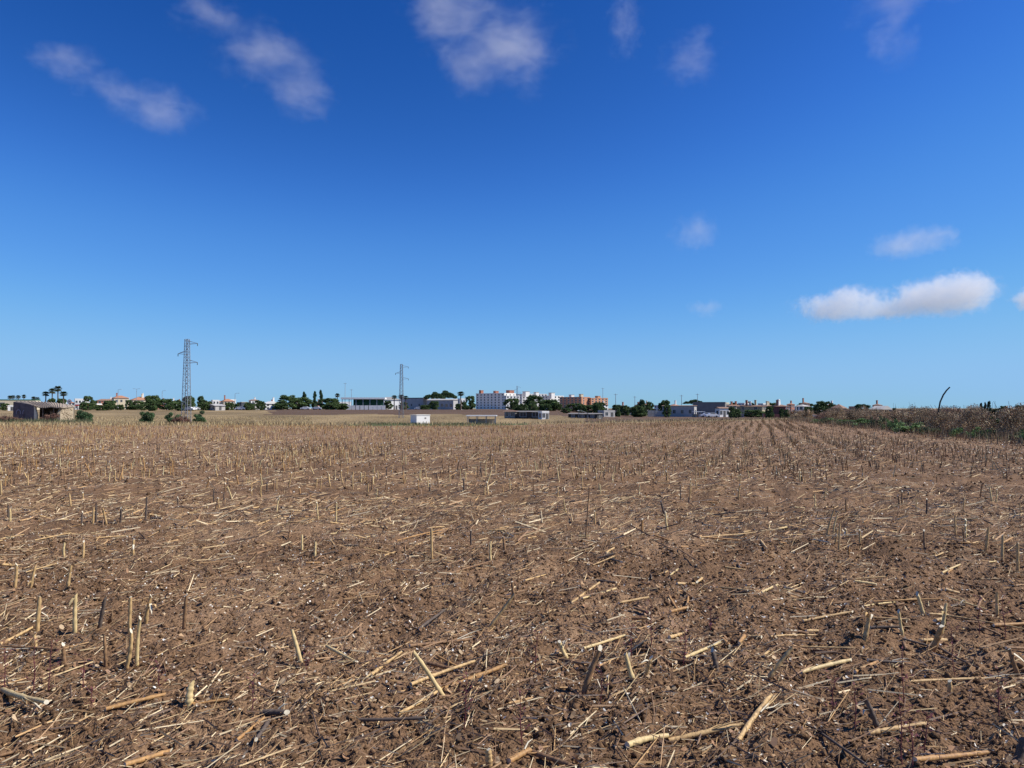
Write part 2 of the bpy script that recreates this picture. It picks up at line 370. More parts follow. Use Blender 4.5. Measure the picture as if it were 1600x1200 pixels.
def stand_label(v, r, mi):
    L = v.length; lean = math.hypot(v.x, v.y) / max(v.z, .01)
    return '%s %s %s stalk stub %s in the stubble' % ('short' if L < .17 else 'tall' if L > .24 else 'medium', 'slim' if r < .0115 else 'stout', CN[mi], 'leaning over' if lean > .3 else 'tilting slightly' if lean > .12 else 'standing upright')
def lie_label(v, r, mi):
    L = v.length; a = abs(math.degrees(math.atan2(v.y, v.x))) % 180; a = min(a, 180 - a)
    return '%s %s %s stalk lying %s the rows on the soil' % ('short' if L < .18 else 'long' if L > .34 else 'middling', 'thin' if r < .0095 else 'thick', CN[mi], 'across' if a < 35 else 'slanting to' if a < 60 else 'along')
n_st = n_ly = 0; taken = []
STAND = [  # base px, top px, radius m, material, own label
 (58, 984, 62, 932, .014, 0, None), (117, 988, 118, 930, .014, 1, None), (155, 984, 164, 935, .013, 3, None), (202, 987, 204, 933, .012, 0, None),
 (197, 1041, 205, 986, .012, 0, None), (214, 1041, 219, 965, .011, 1, 'slim pale yellow-green stalk stub standing close beside a straw one'), (228, 973, 236, 931, .013, 0, None),
 (287, 983, 291, 930, .012, 2, None), (55, 1019, 54, 993, .013, 0, None), (100, 1031, 99, 1007, .012, 2, None), (165, 1040, 163, 994, .010, 2, None),
 (296, 1103, 299, 1068, .019, 1, 'short stout yellow stub with an orange stem lying at its foot'), (470, 1034, 456, 984, .012, 1, None), (23, 917, 26, 882, .013, 0, None), (48, 918, 55, 885, .012, 0, None),
 (106, 919, 111, 885, .013, 0, None), (692, 1088, 647, 1020, .013, 1, 'long pale yellow stub leaning sharply across two lying stalks'), (912, 1084, 938, 1012, .015, 2, 'brown stub leaning up to a pale stalk resting on its tip'),
 (989, 1063, 977, 1021, .013, 1, None), (1008, 1058, 1017, 1028, .012, 0, None), (886, 1030, 874, 1002, .013, 1, None), (764, 1196, 763, 1171, .015, 0, None),
 (765, 980, 803, 930, .012, 0, None), (1120, 1048, 1113, 1016, .014, 3, None), (1351, 1001, 1358, 962, .014, 0, None), (1410, 991, 1404, 955, .011, 1, None),
 (1458, 1016, 1472, 978, .018, 4, 'thick orange brown stub leaning beside a tall pale one'), (1472, 990, 1478, 943, .012, 1, None), (1199, 1062, 1237, 1013, .012, 0, None), (1484, 1088, 1484, 1064, .012, 0, None),
 (1372, 1140, 1355, 1097, .013, 3, None), (1592, 1058, 1577, 1014, .013, 2, None), (1588, 1196, 1601, 1152, .019, 3, None), (915, 842, 921, 762, .008, 2, 'tall thin brown stem sticking up well above the stubble'),
 (1540, 856, 1544, 824, .014, 0, None), (1566, 876, 1567, 836, .014, 0, None), (1590, 890, 1590, 848, .014, 0, None), (1493, 838, 1492, 808, .013, 0, None), (1508, 842, 1509, 812, .014, 1, None),
 (1305, 850, 1308, 826, .012, 0, None), (1292, 836, 1302, 800, .012, 0, None), (1302, 834, 1308, 805, .011, 1, None), (1326, 872, 1326, 853, .014, 4, None),
 (208, 868, 209, 843, .012, 0, None), (130, 870, 131, 846, .012, 0, None), (100, 870, 101, 848, .012, 1, None), (472, 858, 472, 836, .012, 1, None), (492, 870, 493, 847, .012, 1, None), (497, 812, 495, 785, .011, 1, None),
]
for (bx, by, tx, ty, r, mi, lab) in STAND:
    b = on_ground(bx, by); t = P(tx, ty, b.y + rnd.uniform(-.03, .03)); v = t - b
    put_stalk('cut_stalk', b, v, r, mi, lab or stand_label(v, r, mi), None if lab else STANDING_G, 'stalk stub'); taken.append((b.x, b.y)); n_st += 1
LIE = [
 (5, 1083, 72, 1116, .017, 1, 'thick pale green-yellow stalk lying slanted with its end raised'), (165, 1112, 257, 1091, .013, 4, None), (287, 1106, 357, 1097, .009, 4, None), (195, 1200, 268, 1177, .013, 4, None),
 (0, 1184, 70, 1168, .008, 2, None), (580, 1058, 628, 1024, .012, 0, None), (620, 1120, 690, 1083, .010, 0, None), (642, 1073, 742, 1040, .012, 0, None), (688, 1083, 792, 1043, .016, 4, None),
 (912, 1016, 976, 998, .011, 1, None), (980, 1170, 1045, 1155, .017, 1, None), (1045, 1162, 1160, 1140, .014, 0, None), (1152, 1164, 1206, 1102, .014, 0, 'split stalk with frayed fibres propped up on a lying one'),
 (1252, 1054, 1330, 1037, .015, 1, 'stout pale green-yellow stalk lying flat on bare soil'), (1070, 1031, 1126, 1009, .012, 1, None), (1336, 1053, 1378, 1034, .011, 4, None), (1358, 1150, 1446, 1138, .013, 0, None),
 (1203, 997, 1278, 995, .008, 0, None), (1255, 973, 1332, 959, .012, 0, None), (1350, 949, 1398, 945, .008, 1, None), (1365, 942, 1470, 943, .008, 4, None), (1250, 1013, 1335, 1016, .008, 0, None), (1270, 1018, 1355, 1029, .009, 2, None),
 (865, 1031, 936, 1046, .011, 2, None), (1430, 1192, 1545, 1184, .013, 4, None), (655, 985, 696, 960, .012, 3, None), (893, 942, 936, 915, .012, 0, None), (910, 937, 962, 922, .010, 1, None),
 (820, 909, 852, 900, .010, 0, None), (110, 1018, 0, 1014, .009, 2, None), (530, 1040, 557, 1036, .013, 1, None), (510, 1012, 555, 1036, .011, 1, None), (0, 1010, 50, 985, .012, 0, None), (30, 1050, 60, 1017, .011, 3, None),
 (560, 1128, 665, 1130, .010, 3, None), (640, 1012, 735, 1003, .012, 2, None), (1410, 1000, 1480, 1020, .008, 3, None), (1455, 1000, 1530, 1050, .008, 3, None), (1285, 1150, 1375, 1215, .007, 3, None), (1420, 1068, 1600, 1064, .009, 0, None),
 (1150, 1090, 1290, 1148, .005, 3, None), (830, 1180, 900, 1210, .014, 2, None), (795, 1195, 830, 1180, .016, 4, None), (1190, 928, 1215, 917, .012, 1, None), (1472, 897, 1500, 886, .012, 1, None), (1515, 886, 1600, 897, .008, 0, None),
 (560, 905, 490, 896, .007, 0, None), (700, 900, 770, 880, .010, 2, None), (600, 870, 690, 838, .010, 0, None), (620, 846, 700, 828, .009, 4, None), (200, 838, 150, 846, .008, 0, None), (400, 822, 438, 808, .010, 0, None),
 (515, 804, 540, 796, .010, 4, None), (1088, 842, 1180, 835, .008, 0, None), (1060, 860, 1095, 882, .008, 2, None), (40, 900, 90, 886, .008, 0, None), (420, 1130, 400, 1165, .012, 3, None), (370, 1160, 412, 1128, .009, 4, None), (412, 1118, 448, 1122, .018, 3, None)]
for (ax, ay, bx, by, r, mi, lab) in LIE:
    a = on_ground(ax, ay); b = on_ground(bx, by); z0 = r * .8
    r *= .85; a.z += z0 + .004; b.z += z0 + (.05 if lab and ('raised' in lab or 'propped' in lab) else rnd.uniform(.004, .02))
    put_stalk('broken_stalk', a, b - a, r, mi, lab or lie_label(b - a, r, mi), None if lab else LYING_G, 'dry stalk', lying=True, splinter=rnd.random() < .25 or bool(lab and 'split' in lab)); n_ly += 1

# rows of stubs: the nearest 300 are things, the rest one mass of stubble
def row_points():
    pts = []
    for k in range(-130, 60):
        q = (k + .35) * RS; full = rnd.random()
        dens_row = .30 + .7 * full
        boost = 2.0 if min(abs(q - 3.4), abs(q - 1.25), abs(q + 2.9), abs(q - 6.2)) < RS * .5 else 1.0
        s = -20.0
        while s < 150:
            s += rnd.uniform(.10, .21)
            qq = q + .16 * math.sin(s * .11 + k * .9) + .07 * math.sin(s * .43 + k * 2.1)
            x = qq * rv[0] + s * ru[0]; y = qq * rv[1] + s * ru[1]
            if y < 2.3 or abs(x) > y * .80 + 3: continue
            pts.append((x + rnd.gauss(0, .10), y + rnd.gauss(0, .06), dens_row * boost))
    return np.array(pts)
rp = row_points()
keep = in_field(rp[:, 0], rp[:, 1]) 
rp = rp[keep]; d = np.hypot(rp[:, 0], rp[:, 1])
patch = fbm(rp[:, 0] * .35, rp[:, 1] * .35, 3, 61)
lat = rp[:, 0] / rp[:, 1]
prob = np.clip(rp[:, 2] * (.16 + .80 * sst((d - 9) / 22)) * np.clip((patch - .30) * 4.6, .06, 1.7) * (.35 + 1.3 * fbm(rp[:, 0] * 1.1, rp[:, 1] * .45, 2, 65)), 0, 1)
prob = np.clip(prob * (1 + .6 * sst((d - 10) / 10)), 0, 1)
prob = np.where((d < 13) & (np.abs(lat - .12) < .42), prob * .42, prob)
rp = rp[rng.random(len(rp)) < prob]
d = np.hypot(rp[:, 0], rp[:, 1]); o_ = np.argsort(d); rp = rp[o_]; d = d[o_]
vis = np.abs(rp[:, 0] / rp[:, 1]) < .69
clear = np.array([all((x - a) ** 2 + (y - b) ** 2 > .04 for a, b in taken) for x, y, _ in rp[:4000]] + [True] * max(0, len(rp) - 4000))
tallvar = lambda: max(.07, rnd.gauss(.20, .06))
mass = []
for i in range(len(rp)):
    if not clear[i]: continue
    x, y, _ = rp[i]
    if n_st < 296 and vis[i]:
        if d[i] < 5.4: continue
        h = tallvar(); z = gz(x, y); a = rnd.uniform(0, 6.28); t = abs(rnd.gauss(0, .16)); mi = rnd.choices([0, 1, 2, 3, 4], [5, 3, 3, 1.6, 1.5])[0]
        v = Vector((math.cos(a) * t * h, math.sin(a) * t * h, h)); r = rnd.uniform(.009, .015)
        put_stalk('cut_stalk', Vector((x, y, z)), v, r, mi, stand_label(v, r, mi), STANDING_G, 'stalk stub'); n_st += 1
    else: mass.append((x, y))
SC = np.array([[.56, .37, .165], [.64, .47, .22], [.27, .155, .075], [.13, .09, .065], [.43, .24, .09], [.60, .50, .27]])
def tubes_mesh(name, A, B, ra, rb, cols, n=4):
    """many straight tapered stems in one mesh; A, B (m,3)"""
    m = len(A); T = B - A; T = T / np.maximum(np.linalg.norm(T, axis=1, keepdims=True), 1e-6)
    ref = np.where(np.abs(T[:, 2:3]) > .8, np.array([[1., 0, 0]]), np.array([[0, 0, 1.]]))
    u = np.cross(T, ref); u /= np.linalg.norm(u, axis=1, keepdims=True); w = np.cross(T, u)
    rings = []
    for (c, r) in ((A, ra), (B, rb)):
        for k in range(n):
            t = 2 * math.pi * k / n + .4; rings.append(c + (u * math.cos(t) + w * math.sin(t)) * r[:, None])
    V = np.stack(rings, 1).reshape(-1, 3); b = (np.arange(m) * 2 * n)[:, None]
    fs = [np.stack([b[:, 0] + k, b[:, 0] + (k + 1) % n, b[:, 0] + n + (k + 1) % n, b[:, 0] + n + k], 1) for k in range(n)]
    if n == 4: fs.append(b + np.array([[4, 5, 6, 7]]))
    return np_mesh(name, V, np.concatenate(fs)[:, ::-1] if False else np.concatenate(fs), np.repeat(cols, 2 * n, 0), smooth=n > 4)
DRY = mat('dry_litter', (0, 0, 0), rough=.75, var=.25, scale=25, attr='tint', spec=.2)
ms = np.array(mass); N = len(ms)
A = np.column_stack([ms, ground_z(ms[:, 0], ms[:, 1]) - .02]); h = np.clip(rng.normal(.18, .065, N), .05, .42); t = np.abs(rng.normal(0, .26, N)); a = rng.uniform(0, 6.28, N)
B = A + np.column_stack([np.cos(a) * t * h, np.sin(a) * t * h, h + .02])
cc = SC[rng.choice(6, N, p=[.22, .10, .26, .16, .18, .08])] * rng.uniform(.7, 1.15, (N, 1)); rr = rng.uniform(.009, .015, N)
tag(link('far_stubble', tubes_mesh('far_stubble', A, B, rr, rr * .85, cc), None, DRY), 'rows of dry cut stubble across the far part of the field', None, None, 'stuff')
print('stalks', n_st, 'far stubs', N)

# lying stalks: fill to 300 with the nearest ones, the rest is litter
def scatter(n, d0, d1, powr=1.0, wide=.78):
    """points over the field between two distances; density falls with distance"""
    u = rng.random(n); dd = d0 * (d1 / d0) ** u if powr == 0 else (d0 ** powr + u * (d1 ** powr - d0 ** powr)) ** (1 / powr)
    x = rng.uniform(-1, 1, n) * (dd * wide + 1.2); k = in_field(x, dd) & (dd < edge_y(x) - .3)
    return x[k], dd[k]
cand = [(x, y) for x, y in zip(*scatter(900, 4.6, 16, 1.0)) if abs(x / y) < .69]
cand.sort(key=lambda p: math.hypot(*p))
for (x, y) in cand:
    if n_ly >= 296: break
    if fbm(np.array([x * .5]), np.array([y * .5]), 2, 77)[0] < .34: continue
    L = min(.7, max(.09, rnd.lognormvariate(-1.75, .5))); a = rnd.gauss(.15, 1.0) + (math.pi if rnd.random() < .5 else 0)
    dx, dy = math.cos(a) * L, math.sin(a) * L; r = rnd.uniform(.006, .013); mi = rnd.choices([0, 1, 2, 3, 4], [5, 1.8, 3.2, 2.2, 3])[0]
    p = Vector((x, y, gz(x, y) + r * .8 + .006)); q = Vector((x + dx, y + dy, gz(x + dx, y + dy) + r * .8 + rnd.uniform(.0, .03)))
    put_stalk('broken_stalk', p, q - p, r, mi, lie_label(q - p, r, mi), LYING_G, 'dry stalk', lying=True, splinter=rnd.random() < .18); n_ly += 1

# litter, chaff, leaf scraps, clods: nobody could count these
def lit(name, label, n_d, lmin, lmax, rmin, rmax, pal, tilt=.12, sides=3, lift=.006):
    X, Y = [], []
    for (n, a, b, p) in n_d:
        x, y = scatter(n, a, b, p); X.append(x); Y.append(y)
    x = np.concatenate(X); y = np.concatenate(Y)
    k = rng.random(len(x)) < np.clip((fbm(x * .55, y * .55, 3, 71) - .27) * 4.2, .12, 1); x, y = x[k], y[k]; n = len(x); dd = np.hypot(x, y)
    L = rng.uniform(0, 1, n) ** 2.6 * (lmax - lmin) + lmin; a = rng.normal(.12, 1.1, n)
    dx = np.cos(a) * L; dy = np.sin(a) * L; r = rng.uniform(rmin, rmax, n)
    A = np.column_stack([x, y, ground_z(x, y) + lift + r * .5]); B = np.column_stack([x + dx, y + dy, ground_z(x + dx, y + dy) + lift + r * .5])
    B[:, 2] += np.abs(rng.normal(0, tilt, n)) * L
    cols = pal[rng.integers(0, len(pal), n)] * rng.uniform(.65, 1.2, (n, 1))
    tag(link(name, tubes_mesh(name, A, B, r, r * .7, cols, sides), None, DRY), label, None, None, 'stuff')
PALE = np.array([[.66, .53, .33], [.58, .42, .22], [.45, .28, .13], [.30, .18, .10], [.16, .11, .08], [.38, .24, .13], [.28, .17, .10]])
lit('straw_litter', 'broken straw and stem fragments strewn over the soil', [(15000, 2.2, 16, 1.0), (40000, 11, 40, 1.2), (34000, 34, 96, 1.4)], .05, .32, .0020, .0055, PALE)
lit('straw_fibres', 'fine short straw fibres mixed into the soil', [(70000, 2.2, 13, 1.0), (24000, 11, 30, 1.2)], .015, .13, .0010, .0030, PALE, tilt=.3)
lit('coarse_litter', 'coarse stalk pieces strewn through the stubble further off', [(14000, 9, 40, 1.2), (17000, 34, 96, 1.4)], .10, .42, .006, .011, PALE, tilt=.15)
def flakes(name, label, n_d, s0, s1, pal, asp=2.2, tilt=.45):
    X, Y = [], []
    for (n, a, b, p) in n_d:
        x, y = scatter(n, a, b, p); X.append(x); Y.append(y)
    x = np.concatenate(X); y = np.concatenate(Y)
    k = rng.random(len(x)) < np.clip((fbm(x * .9, y * .9, 3, 81) - .24) * 3.4, .15, 1); x, y = x[k], y[k]; n = len(x); dd = np.hypot(x, y)
    s = (rng.uniform(0, 1, n) ** 2.5 * (s1 - s0) + s0) * np.clip(dd / 12, 1, 2.5)
    a = rng.uniform(0, 6.28, n); U = np.column_stack([np.cos(a), np.sin(a), rng.normal(0, tilt, n)]) * s[:, None]
    W = np.column_stack([-np.sin(a), np.cos(a), rng.normal(0, tilt, n)]) * (s / rng.uniform(1, asp, n))[:, None]
    Nn = np.cross(U, W); Nn /= np.maximum(np.linalg.norm(Nn, axis=1, keepdims=True), 1e-9)
    C = np.column_stack([x, y, ground_z(x, y) + .006 + np.abs(U[:, 2]) * .6 + np.abs(W[:, 2]) * .6])
    fold = Nn * (s * rng.uniform(-.1, .6, n))[:, None]
    V = np.stack([C - U - W * .6 + fold, C - U * .1 - W, C + U - W * .4 + fold, C + U * .8 + W * .7 + fold, C + U * .1 + W * .9, C - U * .9 + W * .5 + fold], 1).reshape(-1, 3)
    b = (np.arange(n) * 6)[:, None]; Q = np.concatenate([b + np.array([[0, 1, 4, 5]]), b + np.array([[1, 2, 3, 4]])])
    cols = np.repeat(pal[rng.integers(0, len(pal), n)] * rng.uniform(.7, 1.15, (n, 1)), 6, 0)
    tag(link(name, np_mesh(name, V, Q, cols), None, DRY), label, None, None, 'stuff')
flakes('white_chaff', 'white pith flakes and chaff scattered over the soil', [(38000, 2.2, 12, 1.0), (52000, 9, 36, 1.2), (22000, 30, 96, 1.4)], .0024, .011, np.array([[.74, .70, .62], [.66, .58, .45], [.58, .48, .33]]))
flakes('leaf_scraps', 'curled brown leaf scraps and husks covering the soil', [(50000, 2.2, 13, 1.0), (42000, 11, 36, 1.2), (24000, 30, 96, 1.4)], .004, .020,
       np.array([[.30, .17, .09], [.21, .12, .065], [.40, .26, .14], [.14, .085, .055], [.33, .20, .12], [.48, .35, .21]]))
def clods(n_d):
    X, Y = [], []
    for (n, a, b, p) in n_d:
        x, y = scatter(n, a, b, p); X.append(x); Y.append(y)
    x = np.concatenate(X); y = np.concatenate(Y); n = len(x)
    iv = np.array([(1, 0, 0), (-1, 0, 0), (0, 1, 0), (0, -1, 0), (0, 0, 1), (.3, .2, -1)], float)
    fi = np.array([(0, 2, 4), (2, 1, 4), (1, 3, 4), (3, 0, 4), (2, 0, 5), (1, 2, 5), (3, 1, 5), (0, 3, 5)])
    s = (rng.random(n) ** 3.5 * .022 + .0035) * np.clip(np.hypot(x, y) / 9, 1, 2.2)
    V = iv[None] * rng.uniform(.6, 1.35, (n, 6, 1)) * s[:, None, None] + rng.normal(0, .2, (n, 6, 3)) * s[:, None, None]
    ang = rng.uniform(0, 6.28, n); c_, s_ = np.cos(ang), np.sin(ang)
    V = np.stack([V[..., 0] * c_[:, None] - V[..., 1] * s_[:, None], V[..., 0] * s_[:, None] + V[..., 1] * c_[:, None], V[..., 2] * .75], -1)
    V += np.column_stack([x, y, ground_z(x, y) + s * .18])[:, None]
    Q = (np.arange(n) * 6)[:, None, None] + fi[None]
    mid = fbm(x * 1.3, y * 1.3, 4, 33)[:, None]
    cols = np.array([.195, .115, .062]) * (.6 + .6 * mid) * rng.uniform(.7, 1.3, (n, 1))
    m_ = mat('clod_soil', (0, 0, 0), rough=.97, var=.3, scale=40, bump=.6, bscale=120, attr='tint', spec=.1)
    tag(link('soil_clods', np_mesh('soil_clods', V.reshape(-1, 3), Q.reshape(-1, 3), np.repeat(cols, 6, 0), True), None, m_), 'crumbled brown soil clods over the tilled ground', None, None, 'stuff')
clods([(54000, 2.4, 9, 1.0), (12000, 8, 26, 1.2)])

# thin dark red weeds
WEED = mat('weed_red', (.13, .035, .04), rough=.7, var=.3, scale=20)
def weed(px, py, h):
    b = on_ground(px, py); mb = MB(); l = Vector((rnd.uniform(-.06, .06), rnd.uniform(-.06, .06), 1)) * h
    pts = [l * (i / 5) + Vector((rnd.gauss(0, .004), rnd.gauss(0, .004), 0)) for i in range(6)]; pts[0].z -= .02
    mb.tube(pts, [.0032, .003, .0026, .0022, .0018, .001], 5)
    o = mb.build('wild_weed', WEED); o.location = b
    mb = MB()
    for k in range(rnd.randint(9, 16)):
        t = rnd.uniform(.05, .98); p = l * t; a = rnd.uniform(0, 6.28); q = p + Vector((math.cos(a), math.sin(a), rnd.uniform(.2, 1.2))) * rnd.uniform(.012, .05)
        mb.tube([p, q], [.0016, .0007], 3)
        w = Vector((-math.sin(a), math.cos(a), .2)) * .005
        mb.add([q - w, q + w, q + Vector((math.cos(a), math.sin(a), .4)) * .022], [(0, 1, 2)])
    mb.build('sprig', WEED, o); o.children[0]['kind'] = 'stuff'
    tag(o, 'thin dark red weed stem growing up between the stalks', 'weed', 'thin red weeds in the field')
for (px, py, hp) in [(53, 1083, 88), (77, 1082, 85), (8, 1080, 70), (1018, 1012, 80), (985, 1030, 60), (1413, 1105, 85), (1490, 1050, 75), (1068, 1040, 62), (836, 1050, 66), (726, 1140, 80), (816, 1165, 90),
                     (1300, 1120, 70), (1410, 1195, 110), (1425, 1196, 70), (1336, 1140, 65), (1570, 1000, 80), (1530, 990, 60), (128, 1078, 48), (142, 1108, 36), (1560, 1120, 70), (940, 1100, 50), (1110, 985, 40), (395, 1110, 42), (480, 1045, 44), (1445, 1180, 66), (250, 1075, 40)]:
    dd = EYE * F / (py - HOR); weed(px, py, hp * dd / F)

# ------------------------------------------------------------------ plants
LEAF = mat('foliage', (0, 0, 0), rough=.7, var=.3, scale=1.5, attr='tint', spec=.2)
BARK = mat('bark', (.14, .10, .075), rough=.95, var=.35, scale=6, bump=.6, bscale=12)
def leaf_cloud(name, clumps, per, size, pal, seed, elong=1.5):
    g = np.random.default_rng(seed); C = []; K = []
    for (c, r) in clumps:
        n = int(per * (r[0] * r[1] * r[2]) ** .5 + 12); q = g.normal(0, 1, (n, 3)); q /= np.linalg.norm(q, axis=1, keepdims=True)
        q *= (g.random((n, 1)) ** .45); C.append(np.array(c) + q * np.array(r)); K.append(np.full(n, g.uniform(.65, 1.25)))
    C = np.concatenate(C); K = np.concatenate(K); n = len(C)
    a = g.normal(0, 1, (n, 3)); a /= np.linalg.norm(a, axis=1, keepdims=True); b = np.cross(a, g.normal(0, 1, (n, 3))); b /= np.linalg.norm(b, axis=1, keepdims=True)
    s = g.uniform(.6, 1.3, (n, 1)) * size
    V = np.stack([C - a * s * elong, C - b * s * .55, C + a * s * elong, C + b * s * .55], 1).reshape(-1, 3); Q = np.arange(n * 4).reshape(-1, 4)
    cols = np.repeat(pal[g.integers(0, len(pal), n)] * K[:, None] * g.uniform(.75, 1.25, (n, 1)), 4, 0)
    return np_mesh(name, V, Q, cols)
GREEN = np.array([[.045, .075, .025], [.06, .095, .03], [.035, .06, .022], [.08, .11, .04]]) * 1.75
DARKG = np.array([[.030, .055, .022], [.04, .07, .028], [.025, .045, .02]]) * 1.75
OLIVE = np.array([[.09, .10, .05], [.07, .085, .04], [.11, .115, .06]])
PALMG = np.array([[.07, .10, .04], [.05, .075, .03], [.10, .11, .055]])
DRYC = np.array([[.21, .14, .085], [.28, .20, .12], [.16, .11, .07], [.33, .25, .16], [.20, .12, .08], [.17, .15, .085], [.24, .20, .13]]) * 1.25
REDW = np.array([[.20, .10, .075], [.15, .08, .06], [.25, .15, .10]])
def tree_proto(kind, seed):
    """unit tree: height 1, crown about 1 wide; scaled per tree"""
    g = random.Random(seed); tr = MB(); cl = []
    if kind == 'round':
        tr.tube([(0, 0, -.03), (.01, 0, .2), (0, .01, .5)], [.035, .028, .015], 6)
        for k in range(5): a = g.uniform(0, 6.28); tr.tube([(0, 0, .25 + .05 * k), (math.cos(a) * .25, math.sin(a) * .25, .5 + .06 * k)], [.014, .006], 5)
        for k in range(64):
            a = g.uniform(0, 6.28); z = g.uniform(.07, .92); rr = .42 * math.sqrt(max(.05, 1 - ((z - .48) / .5) ** 2)) * g.uniform(.5, 1.05); s = g.uniform(.07, .15)
            cl.append(((math.cos(a) * rr, math.sin(a) * rr, z), (s, s, s * .8)))
    elif kind == 'pine':
        tr.tube([(0, 0, -.03), (.02, 0, .3), (0, 0, .7)], [.03, .024, .014], 6)
        for k in range(6): a = g.uniform(0, 6.28); tr.tube([(0, 0, .5), (math.cos(a) * .35, math.sin(a) * .35, .75)], [.014, .006], 5)
        for k in range(64):
            a = g.uniform(0, 6.28); rr = .55 * math.sqrt(g.random()); z = .62 + .30 * (1 - (rr / .6) ** 2) * g.uniform(.3, 1.1); s = g.uniform(.07, .13)
            cl.append(((math.cos(a) * rr, math.sin(a) * rr, z), (s, s, s * .6)))
    elif kind == 'cone':
        tr.tube([(0, 0, -.03), (0, 0, .9)], [.025, .006], 6)
        for k in range(48):
            z = g.uniform(.08, .97); a = g.uniform(0, 6.28); rr = .30 * (1 - z) ** .7 * g.uniform(.4, 1.1); s = g.uniform(.04, .10)
            cl.append(((math.cos(a) * rr, math.sin(a) * rr, z), (s, s, s * 1.2)))
    t = tr.build('trunk', BARK, None, True); pal = {'round': GREEN, 'pine': DARKG, 'cone': DARKG}[kind]
    me = leaf_cloud('crown', cl, 6500, .021, pal, seed)
    o = empty(kind + '_tree', (0, 0, 0)); t.parent = o; link('crown', me, o, LEAF)
    return o
PROTO = {('round', 0): tree_proto('round', 1), ('round', 1): tree_proto('round', 2), ('round', 2): tree_proto('round', 6), ('pine', 0): tree_proto('pine', 3), ('cone', 0): tree_proto('cone', 4), ('cone', 1): tree_proto('cone', 5)}
used = set()
NAMES = {'round': 'broadleaf_tree', 'pine': 'stone_pine', 'cone': 'cypress_tree'}
def tree(kind, xl, xr, yt, D, label, group='trees around the town', var=None):
    key = (kind, rnd.randrange({'round': 3, 'pine': 1, 'cone': 2}[kind])) if var is None else (kind, var); p = PROTO[key]
    o = p if key not in used else copy_tree(p); used.add(key); o.name = NAMES[kind]
    c = P((xl + xr) / 2, 640, D); z = float(base_z(c.x, c.y)) - .1; top = P((xl + xr) / 2, yt, D).z
    o.location = (c.x, c.y, z); w = (xr - xl) / F * D; H = top - z
    o.scale = (w / {'round': .92, 'pine': 1.15, 'cone': .6}[kind], w / {'round': .92, 'pine': 1.15, 'cone': .6}[kind], H); o.rotation_euler = (0, 0, rnd.uniform(0, 6.28)); tag(o, label, 'tree', group)
def palm_proto():
    o = empty('fan_palm', (0, 0, 0)); tr = MB(); tr.tube([(0, 0, -.2), (.05, 0, 3), (0, .04, 6), (0, 0, 8.2)], [.3, .2, .17, .18], 8); tr.build('trunk', BARK, o, True)
    g = np.random.default_rng(5); V = []; Q = []; cols = []
    for k in range(84):
        a = g.uniform(0, 6.28); e = g.uniform(-.95, 1.4); L = g.uniform(.3, .9); dr = np.array([math.cos(a) * math.cos(e), math.sin(a) * math.cos(e), math.sin(e)])
        s = np.cross(dr, [0, 0, 1]); s /= np.linalg.norm(s); c = np.array([0, 0, 8.3]); hub = c + dr * L; nn = np.cross(s, dr)
        pal = PALMG[g.integers(0, 3)] if e > -.6 else np.array([.12, .09, .055])
        for j in range(9):
            t = (j - 4) * .33; q = dr * math.cos(t) + s * math.sin(t); w = np.cross(nn, q) * .06; i0 = len(V)
            tip = hub + q * .75 + np.array([0, 0, -.16]); V += [hub - w * .3, hub + q * .4 - w, tip, hub + q * .4 + w]; Q.append((i0, i0 + 1, i0 + 2, i0 + 3)); cols += [pal * g.uniform(.7, 1.2)] * 4
        i0 = len(V); w = s * .02; V += [c - w, c + w, hub + w, hub - w]; Q.append((i0, i0 + 1, i0 + 2, i0 + 3)); cols += [pal] * 4
    link('crown', np_mesh('crown', np.array(V), np.array(Q), np.array(cols)), o, LEAF); return o
PALM = palm_proto(); palm_used = [False]
def palm(px, yt, D, label, wpx=None, group='fan palms near the town'):
    o = PALM if not palm_used[0] else copy_tree(PALM); palm_used[0] = True
    c = P(px, 640, D); z = float(base_z(c.x, c.y)); H = P(px, yt, D).z - z; s = (wpx / F * D) / 3.0 if wpx else 1.0
    o.location = (c.x, c.y, z); o.scale = (s, s, H / 9.7); o.rotation_euler = (0, 0, rnd.uniform(0, 6.28)); tag(o, label, 'palm tree', group)
_bush = {}
def bush(name, c, w, h, pal, label, group, seed, size=.05, per=900, stems=8, cat='bush', elong=1.6):
    """low bush: stems plus leaf clumps with an uneven top; alike bushes share their meshes"""
    key = (name, seed % 7)
    if key not in _bush:
        g = random.Random(seed); mb = MB(); cl = []
        for k in range(stems):
            a = g.uniform(0, 6.28); r = g.uniform(.1, .42) * w; mb.tube([(0, 0, -.1), (math.cos(a) * r * .5, math.sin(a) * r * .5, h * .45), (math.cos(a) * r, math.sin(a) * r, h * g.uniform(.7, 1.08))], [.025, .016, .006], 4)
        for k in range(16):
            a = g.uniform(0, 6.28); rr = .42 * w * math.sqrt(g.random()); z = h * g.uniform(.12, .92) * (1 - .35 * rr / (.5 * w)); q = g.uniform(.13, .22) * min(w, h * 1.3)
            cl.append(((math.cos(a) * rr, math.sin(a) * rr, z), (q, q, q * .8)))
        me = bpy.data.meshes.new('stem'); me.from_pydata(mb.v, [], mb.f); me.materials.append(BARK)
        lf = leaf_cloud('foliage', cl, per, size, pal, seed, elong); lf.materials.append(LEAF); _bush[key] = (me, lf, w, h)
    me, lf, w0, h0 = _bush[key]
    o = empty(name, c, rnd.uniform(0, 6.28), label, cat, group); o.scale = (w / w0, w / w0, h / h0)
    link('stem', me, o)['kind'] = 'stuff'; link('foliage', lf, o); return o

